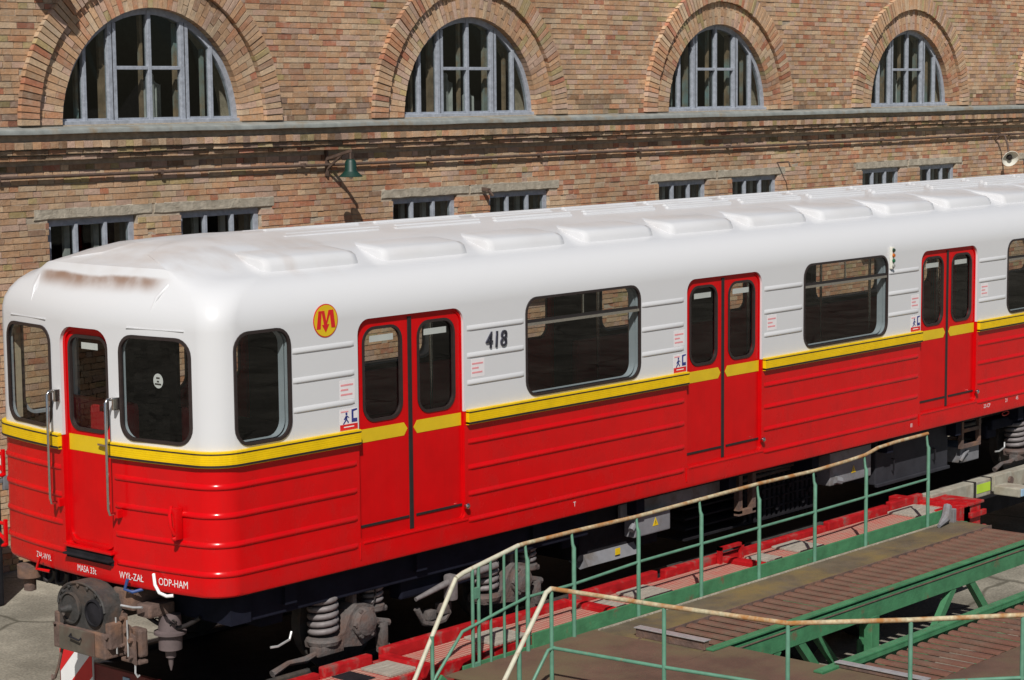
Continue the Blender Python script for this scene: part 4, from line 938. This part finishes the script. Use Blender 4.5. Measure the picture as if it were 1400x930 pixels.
for y, z0_, z1_ in ((.93, .42, .74), (.86, .38, .66), (.78, .36, .60)): MB().prism([(y-.035, z0_), (y+.03, z0_+.02), (y+.05, z1_-.06), (y+.02, z1_), (y-.03, z1_-.02)], lambda a, z: (-.06+(y-.78)*.3, a, z), lambda a, z: (-.045+(y-.78)*.3, a, z)).lathe([(.018, 0), (.018, -.03)], (-.06+(y-.78)*.3, y, z1_-.05), axis='x', n=8).lathe([(.014, 0), (.014, -.03)], (-.06+(y-.78)*.3, y, z0_+.06), axis='x', n=8).build('link_plate', M_RUSTBR, cpl)
for y in (.955, .82): MB().tube([(-.07, y, .70), (-.075, y-.01, .42)], .007, 6).build('pin_rod', M_EDGE, cpl)
MB().tube([(-.05, .76, .36), (-.06, .75, .30), (-.05, .735, .27), (-.03, .74, .28)], .008, 6).build('small_hook', M_EDGE, cpl)
MB().bev(.0, .35, 1.02, 1.2, .66, .86, .02).bev(.02, .9, 1.22, 1.38, .62, .86, .03).build('draw_bar', M_COUP, cpl)
cb = MB().bev(-.16, .06, .98, 1.62, .38, .575, .012).build('contact_box', M_RUSTBR, train)
MB().bev(-.175, -.158, 1.10, 1.53, .385, .57, .006).build('lid', mat('dull_olive_lid', (.10, .085, .065), .75, var=.3, col2=(.10, .055, .04), thr=.58), cb)
MB().tube([(-.185, 1.36, .53), (-.205, 1.36, .515), (-.205, 1.24, .50), (-.185, 1.24, .515)], .008, 6).build('handle', M_UNDER, cb)
for y in (1.60, .97): MB().bev(-.14, -.02, y-.03, y+.03, .46, .66, .012).lathe([(.02, -.01), (.02, .02)], (-.15, y, .56), axis='x', n=8).build('hinge', M_RUSTBR, cb)
MB().tube([(-.1, 1.58, .40), (-.12, 1.62, .22), (-.13, 1.66, .12), (-.13, 1.69, .10), (-.12, 1.71, .13)], .012, 6).build('hook_rod', M_RUSTBR, cb, smooth=50)
MB().bev(-.03, .06, .74, .96, .355, .385, .01).bev(.0, .08, .76, .90, .40, .62, .02).build('lock_lever', M_RUSTBR, cpl)
MB().tube([(-.06, .9, .80), (-.02, .80, .79), (.0, .72, .80)], .010, 8).build('lever_rod', M_EDGE, cpl, smooth=50)
# air bottle hanging beside the coupler
MB().lathe([(.005, -.22), (.018, -.17), (.022, -.12), (.04, -.115), (.042, -.06), (.09, -.05), (.092, .06), (.125, .07), (.125, .09), (.092, .10), (.085, .22), (.04, .23)], (.26, .72, .48), n=24).build('drip_bottle', mat('mauve_cast', (.12, .09, .09), .75, var=.25), train, smooth=35)
MB().lathe([(.02, -.16), (.05, -.15), (.05, -.05), (.10, -.04), (.10, .06), (.04, .07)], (.14, 2.32, .82), n=16).build('drip_bottle', M_RUSTBR, train, smooth=35)
for k in range(5):
    y0 = 1.75+.16*k; MB().tube([(.2+.02*math.sin(t), y0+.06*t/3, .86-.10*math.sin(math.pi*t/8)) for t in range(9)], .02, 8).build('hose', M_BLACK, train, smooth=60)
MB().tube([(.15+.02*t, .90-.05*t, .70-.10*math.sin(math.pi*t/9)) for t in range(10)], .018, 8).build('hose', M_BLACK, train, smooth=60)
chn = MB()
for k in range(6): chn.tube([(.22+.0*k+.022*math.cos(t*math.pi/4)*(k % 2), .62+.05*k+.03*math.cos(t*math.pi/4), .66-.03*math.sin(math.pi*k/5)+.016*math.sin(t*math.pi/4)) for t in range(8)], .006, 5, closed=True)
chn.build('chain', M_COUP, train)

# ------------------------------------------------------------------ low-loader trailer
tr = thing('low_loader_trailer', (5.2, 1.35, GZ), 'red low loader trailer with tread plate deck carrying the metro car', 'trailer')
TX0, TX1 = .38, 10.05
MB().bev(TX0, TX1, -.02, 2.25, -.28, .0, .02).build('bed', M_UNDER, tr)
for y in (.55, 2.15):
    MB().bev(TX0+.1, 16.8, y-.035, y+.035, -.02, .033, .01).build('rail', M_COUP, tr)
MB().bev(TX1, 16.8, .2, 2.5, -.30, -.02, .02).build('gooseneck', M_UNDER, tr)
sb = MB().bev(TX0, TX1-.05, -.53, -.49, -.15, .165, .008).build('side_beam', M_TRED, tr)
segs = [(TX0, 1.70), (1.82, 4.02), (4.14, 6.27), (6.39, 9.93)]
for a, b in segs: MB().box(a, b, -.488, -.10, .12, .165).build('tread_plate', M_TREAD, tr)
MB().box(TX0, TX1, -.10, -.02, -.15, .16).build('inner_beam', M_TRED, tr)
for a, b, h in ((TX0, 1.05, .21), (1.10, 1.62, .24), (1.75, 2.9, .26), (2.95, 4.05, .225), (4.10, 5.3, .255), (5.42, 6.3, .24), (6.3, 8.1, .225), (8.15, 9.3, .25), (9.35, 10.0, .27)):
    MB().bev(a, b, -.09, -.015, .15, h, .015).build('flange', M_TRED, tr)
for x in (1.76, 4.08, 6.33): MB().bev(x-.055, x+.055, -.55, -.06, .10, .215, .018).build('cross_member', M_TRED, tr)
ee = MB().bev(9.93, 10.08, -.62, .30, -.18, .205, .012).build('end_beam', M_TRED, tr)
MB().bev(9.60, 10.30, -.62, -.45, -.18, .20, .012).bev(10.02, 10.34, -.64, -.02, .19, .22, .008).build('end_bracket', M_TRED, tr)
for z in (-.08, .09): MB().bev(10.03, 10.36, -.66, -.62, z-.03, z+.03, .008).build('end_rib', M_TRED, tr)
for (x, y0, y1, l) in ((1.42, -.46, -.16, .30), (2.62, -.48, -.14, .42), (4.62, -.48, -.14, .40), (6.52, -.47, -.2, .25), (7.08, -.46, -.12, .40), (9.25, -.47, -.10, .55), (4.15, -.47, -.2, .2)):
    for j in range(2): MB().bev(x+j*l/2, x+(j+1)*l/2-.008, y0+rnd.uniform(-.02, .02), y1, .166, .188, .004).build('deck_board', M_WOOD, tr)
MB().bev(1.14, 1.34, -.40, -.12, .166, .172, .002).build('rubber_mat', M_UNDER, tr)
sh = MB().box(6.20, 6.24, -.14, -.10, .16, .32).box(6.55, 6.59, -.14, -.10, .16, .32).box(6.20, 6.59, -.14, -.10, .29, .32).build('lashing_frame', M_TRED, tr)
for x in (1.0, 2.2, 3.4, 4.6, 5.8, 7.0, 8.2):
    wh = MB().lathe([(.12, -.12), (.22, -.13), (.36, -.12), (.385, -.07), (.385, .07), (.36, .12), (.2, .13)], (x+.25, -.30, GZ+.385), axis='y', n=28).build('wheel', M_TYRE, tr, smooth=35)
    MB().lathe([(.02, -.14), (.10, -.12), (.20, -.125), (.205, -.10)], (x+.25, -.30, GZ+.385), axis='y', n=20).build('rim', M_TRED, wh, smooth=35)
    MB().tube([(x+.25-.44*math.cos(t*math.pi/8), -.36, GZ+.40+.44*math.sin(t*math.pi/8)) for t in range(9)], .02, 6).build('mudguard', M_TRED, tr)
# rear of the trailer: panel, plate, warning board
MB().bev(TX0-.04, TX0, .1, 2.24, -.24, .11, .008).build('rear_panel', mat('dark_trailer_red', (.16, .012, .012), .5, var=.2), tr)
npl = MB().bev(TX0-.06, TX0-.04, .55, 1.05, -.06, .08, .004).build('number_plate', M_WDEC, tr)
MB().box(TX0-.064, TX0-.0595, .985, 1.04, -.055, .075).build('blue_strip', mat('plate_blue', (.01, .03, .45), .5), npl)
MB().bev(TX0-.055, TX0-.04, 1.06, 1.14, -.08, .09, .004).build('plate_holder', M_CREAM, tr)
MB().box(TX0-.048, TX0-.04, 1.33, 1.41, -.02, .07).build('small_sticker', M_PBLUE, tr)
wbd = thing('warning_board', (.32, 2.02, .0), 'small red and white diagonally striped warning board on the trailer end', 'board')
bx = .32; y0, y1, z0, z1 = 1.78, 2.20, -.28, .17
MB().bev(bx, bx+.02, y0, y1, z0, z1, .004).build('backing', M_WDEC, wbd)
def clip_band(k0, k1):
    """band between two diagonals k0 < (y1-y)+(z-z0)... clipped to the board"""
    P = [(y0, z0), (y1, z0), (y1, z1), (y0, z1)]
    f = lambda p: (p[0]-y0)+(p[1]-z0)-.1
    for kk, sg in ((k0, 1), (k1, -1)):
        Q = []
        for i in range(len(P)):
            a, b = P[i], P[(i+1) % len(P)]; fa, fb = sg*(f(a)-kk), sg*(f(b)-kk)
            if fa >= 0: Q.append(a)
            if fa*fb < 0: t = fa/(fa-fb); Q.append((a[0]+(b[0]-a[0])*t, a[1]+(b[1]-a[1])*t))
        P = Q
        if not P: break
    return P
for k in (-.20, .19, .58):
    P = clip_band(k, k+.19)
    if len(P) > 2: MB().prism(P, lambda a, z: (bx-.0005, a, z), lambda a, z: (bx-.003, a, z)).build('red_stripe', M_RDEC, wbd)
MB().box(bx+.02, bx+.06, 2.0, 2.06, -.3, -.1).build('arm', M_UNDER, wbd)
# grey extension beam beyond the deck
gb = MB().bev(10.05, 12.6, -.17, -.03, .07, .255, .012).bev(11.35, 11.75, -.21, -.165, .10, .28, .01).build('spine_beam', M_GBEAM, tr)
MB().box(11.02, 11.32, -.1745, -.1705, .12, .22).build('lime_tape', M_LIME, gb)
for x in (10.95, 11.33): MB().box(x, x+.05, -.175, -.02, .07, .258).build('strap', M_BLACK, gb)
MB().bev(11.35, 11.62, -.52, -.20, .07, .17, .012).build('lashing_stub', M_GBEAM, tr)
MB().bev(11.38, 11.60, -.535, -.518, .08, .16, .004).build('stub_cap', M_PBLUE, tr)
MB().lathe([(.05, -.02), (.05, .02), (.03, .03)], (11.7, -.215, .18), axis='y', n=12).build('lashing_ring', M_RUSTBR, tr)

# ------------------------------------------------------------------ green steel ramp with two slatted tracks
rp = thing('steel_ramp', (5.5, -2.6, GZ), 'green steel loading ramp with rusty plate deck and two slatted tracks', 'ramp')
DZ = .16; RX1 = 9.42
def plate(x0, x1, y0, y1, m_, z=DZ, t=.012): return MB().bev(x0, x1, y0, y1, z-t, z, .003).build('deck_plate', m_, rp)
plate(1.75, 3.55, -1.92, -.745, M_PLATE); plate(1.75, 3.55, -5.6, -1.925, M_PLATE)
for a, b in ((3.555, 5.6), (5.605, 7.6), (7.605, RX1)): plate(a, b, -1.22, -.745, M_PLATE2)
plate(3.555, 3.66, -1.85, -1.225, M_PLATE2, DZ-.001); plate(3.555, 5.0, -5.6, -3.72, M_PLATE); plate(5.005, RX1, -5.6, -3.72, M_PLATE)
plate(3.555, 3.86, -3.7, -1.86, M_PLATE, DZ-.002)
MB().bar((3.56, -.80, DZ+.006), (9.3, -.80, DZ+.006), .012, .012).build('weld_bead', M_CONC, rp)
def slats(y0, y1, xs, xe):
    sec = [(-.053, -.012), (-.049, .0), (-.03, .007), (.0, .009), (.03, .007), (.049, .0), (.053, -.012)]
    proto = MB().prism(sec, lambda a, z: (a, y0, z), lambda a, z: (a, y1, z)).mesh('slat'); proto.materials.append(M_SLAT)
    n = int((xe-xs)/.162)
    for i in range(n):
        o = link('slat', proto, rp); o.location = (xs+.08+i*.162, 0, DZ-.012)
        o.matrix_parent_inverse = Matrix.Translation(-LOCS[rp.name])
slats(-1.80, -1.235, 3.68, RX1); slats(-3.70, -3.05, 3.88, RX1)
MB().bar((3.555, -1.227, DZ-.02), (RX1, -1.227, DZ-.02), .012, .05).build('edge_strip', M_RUSTBR, rp)
MB().bev(3.60, 3.66, -1.86, -1.16, DZ+.0, DZ+.075, .004).build('wheel_stop', M_RUSTBR, rp)
MB().bev(3.585, 3.675, -1.87, -1.15, DZ+.073, DZ+.082, .003).build('stop_edge', M_EDGE, rp)
MB().bev(3.86, 3.91, -3.72, -2.93, DZ, DZ+.035, .004).build('wheel_stop', M_RUSTBR, rp); MB().bev(3.85, 3.93, -3.73, -2.92, DZ+.034, DZ+.043, .003).build('stop_edge', M_EDGE, rp)
kb = MB().bev(2.78, RX1-.12, -.755, -.735, DZ-.30, DZ+.125, .006).build('toe_board', M_GREEN, rp)
kb2 = MB().bev(1.95, 2.775, -.752, -.738, DZ-.30, DZ+.03, .006).build('toe_board', M_GREEN, rp)
MB().tube([(RX1-.45, -.88, DZ+.02), (RX1-.25, -.84, DZ+.06), (RX1-.14, -.80, DZ+.17)], [.02, .05, .045], 8).build('dented_bracket', M_GREYBOX, rp, smooth=40)
MB().bev(RX1-.12, RX1-.06, -.86, -.735, DZ-.01, DZ+.14, .008).build('kerb_end', M_GREYBOX, rp)
def girder(y, s, idx=0, zt_=DZ):
    g_ = MB(); DZ_ = zt_
    g_.bev(3.62, RX1+.1, y-.03*s-.04, y-.03*s+.04, zt_+.0, zt_+.018, .004)          # top flange
    g_.prism([(y+.02*s, zt_+.004), (y-.055*s, zt_-.03), (y-.055*s, zt_-.20), (y-.03*s, zt_-.20), (y-.03*s, zt_-.05), (y+.02*s, zt_-.03)], lambda a, z: (3.62, a, z), lambda a, z: (RX1+.1, a, z))
    go_ = g_.build('girder', M_GREEN, rp)
    MB().bev(3.62, RX1+.1, y-.057*s-.006, y-.057*s+.006, zt_-.055, zt_-.045, .002).build('weld_line', M_RUSTBR, go_)
    yc = y-.02*s; off = {0: 0., 1: .9, 2: 1.5}[idx]
    for x in (3.75, 6.08-off, 9.15-off):
        MB().bev(x-.065, x+.065, yc-.04, yc+.04, GZ, zt_-.19, .004).build('post', M_GREEN, go_)
        MB().bev(x-.16, x+.16, yc-.006, yc+.006, GZ+.02, GZ+.24, .002).build('gusset', M_GREEN, go_)
    for x in (4.75-off*.5, 7.65-off):
        for sgn in (-1, 1): MB().bar((x+sgn*.95, yc, GZ+.08), (x+sgn*.16, yc, zt_-.19), .075, .06, up=(0, 1, 0)).build('diagonal', M_GREEN, go_)
    MB().bev(3.7, RX1, y-.05, y+.05, GZ+.0, GZ+.05, .004).build('bottom_chord', M_GREEN, go_)
girder(-1.86, 1); girder(-2.95, -1, 1)
girder(-.83, 1, 2, DZ-.035)
for x in (4.5, 5.7, 6.9, 8.1, 9.2):
    MB().bev(x-.03, x+.03, -1.8, -.78, DZ-.20, DZ-.07, .004).build('joist', M_GREEN, rp); MB().bev(x-.03, x+.03, -3.68, -3.0, DZ-.20, DZ-.07, .004).build('joist', M_GREEN, rp)
for x, y in ((2.0, -.95), (2.0, -1.75), (2.1, -3.6), (3.3, -1.0), (3.3, -3.6), (3.4, -5.4), (6.0, -5.4), (8.6, -5.4)): MB().bev(x-.05, x+.05, y-.05, y+.05, GZ, DZ-.011, .006).build('leg', M_GREEN, rp)
# steps down at the end of the platform
stp = MB()
for k in range(4): MB().bev(1.75-.22*(k+1), 1.75-.22*k+.02, -1.88, -.79, DZ-.18*(k+1)-.02, DZ-.18*(k+1), .004).build('tread', M_PLATE, rp)
for y in (-.77, -1.9): MB().bar((1.74, y, DZ-.03), (.80, y, GZ+.02), .03, .16).build('stringer', M_GREEN, rp)
# railings
RT = 1.035
ra = thing('guard_railing', (5.6, -.745, DZ), 'green post railing with rusty cream handrail along the kerb beside the train', 'railing')
RY = -.745
MB().tube([(3.27, RY, RT), (4.15, RY, RT-.01), (5.05, RY, RT+.0), (5.95, RY, RT+.01), (6.87, RY, RT), (7.45, RY, RT+.015), (7.77, RY, RT+.03), (8.0, RY, RT+.07), (8.35, RY, RT+.085), (8.95, RY, RT+.09)], .0175, 10).build('handrail', M_RAIL, ra, smooth=60)
MB().tube([(3.27, RY, RT), (2.69, RY, RT), (2.60, RY, 1.03)], .0175, 10).build('handrail', M_RAIL, ra, smooth=60)
MB().tube([(2.62, RY, 1.032), (2.43, RY, 1.0), (1.97, RY, .925), (1.89, RY, .90)], .019, 10).build('handrail', M_RAIL2, ra, smooth=60)
MB().tube([(1.885, RY, .90), (1.72, RY, .66), (1.43, RY, .22), (1.05, RY, -.30)], .018, 10).build('stair_handrail', M_RAIL2, ra, smooth=60)
for x, top in ((2.70, RT), (3.28, RT), (4.14, RT), (5.04, RT), (5.93, RT), (6.85, RT), (7.75, RT+.02), (8.93, RT+.08)):
    MB().tube([(x, RY-.025, DZ-.02), (x, RY-.025, top-.13), (x, RY-.012, top-.10), (x, RY-.0, top)], [.0185, .0185, .013, .011], 10).build('post', M_GREENP, ra, smooth=50)
MB().tube([(2.70, RY-.02, .60), (3.29, RY-.02, .60), (4.15, RY-.02, .635), (5.05, RY-.02, .64), (6.85, RY-.02, .645), (8.93, RY-.02, .66)], .013, 10).build('mid_rail', M_GREENP, ra, smooth=50)
MB().tube([(2.70, RY-.02, .60), (2.44, RY-.02, .56), (1.93, RY-.02, .47), (1.63, RY-.02, .18), (1.3, RY-.02, -.2)], .013, 10).build('mid_rail', M_GREENP, ra, smooth=50)
for x, t_ in ((2.06, .94), (2.13, .95), (2.27, .97), (2.43, .995), (2.58, 1.02)):
    MB().tube([(x, RY-.012, .02), (x, RY-.012, t_)], 0.0145 if x < 2.2 else .012, 8).build('baluster', M_GREENP, ra, smooth=50)
MB().tube([(1.60, RY-.01, -.2), (1.60, RY-.01, .50)], .016, 8).build('post', M_GREENP, ra, smooth=50)
MB().bar((2.06, RY-.012, .02), (2.60, RY-.012, .02), .03, .03).build('bottom_bar', M_GREENP, ra)
for z in (.10, .70): MB().bev(2.07, 2.13, RY-.025, RY+.0, z, z+.09, .004).build('latch', M_GREENP, ra)
rb = thing('guard_railing', (1.9, -3.2, DZ), 'rusty cream railing round the platform corner in front of the slatted tracks', 'railing')
PT = [(1.64, -1.92), (1.74, -2.87), (1.885, -3.81), (2.49, -4.40), (3.09, -4.92), (3.8, -5.5)]
MB().tube([(x, y, RT+.005) for x, y in PT], .0175, 10).build('handrail', M_RAIL, rb, smooth=60)
MB().tube([(1.64, -1.92, RT+.005), (1.58, -1.92, RT-.015), (1.53, -1.92, .95), (1.12, -1.92, .47), (.62, -1.92, -.12)], .018, 10).build('stair_handrail', M_RAIL2, rb, smooth=60)
MB().tube([(x, y, .60) for x, y in PT], .014, 10).build('mid_rail', M_GREENP, rb, smooth=60)
MB().tube([(1.66, -1.93, .60), (1.60, -1.92, .59), (1.52, -1.92, .50), (1.0, -1.92, -.1)], .013, 10).build('mid_rail', M_GREENP, rb, smooth=60)
for x, y in PT: MB().tube([(x, y, DZ-.02), (x, y, RT-.02), (x, y, RT)], [.0165, .0155, .011], 10).build('post', M_GREENP, rb, smooth=60)
MB().tube([(1.28, -1.92, -.3), (1.28, -1.92, .66)], .018, 8).build('post', M_GREENP, rb, smooth=50)

# ------------------------------------------------------------------ white topped bin between the train and the wall
pc = thing('storage_bin', (3.2, 8.1, GZ), 'black storage bin with a white lid standing by the brick wall behind the train', 'bin')
bxr = 3.62
MB().bev(2.2, bxr-.04, 7.62, 8.6, GZ, .42, .03).build('body', M_UNDER, pc)
MB().bev(2.18, bxr-.02, 7.6, 8.62, .42, .47, .01).build('rim', M_GREYBOX, pc)
MB().bev(2.16, bxr, 7.58, 8.64, .47, .70, .06).build('lid', mat('white_lid_plastic', (.68, .68, .68), .5, var=.05), pc, smooth=40)
for x in (2.6, 3.6): MB().bev(x, x+.12, 7.59, 7.63, .34, .50, .01).build('latch', M_GREYBOX, pc)
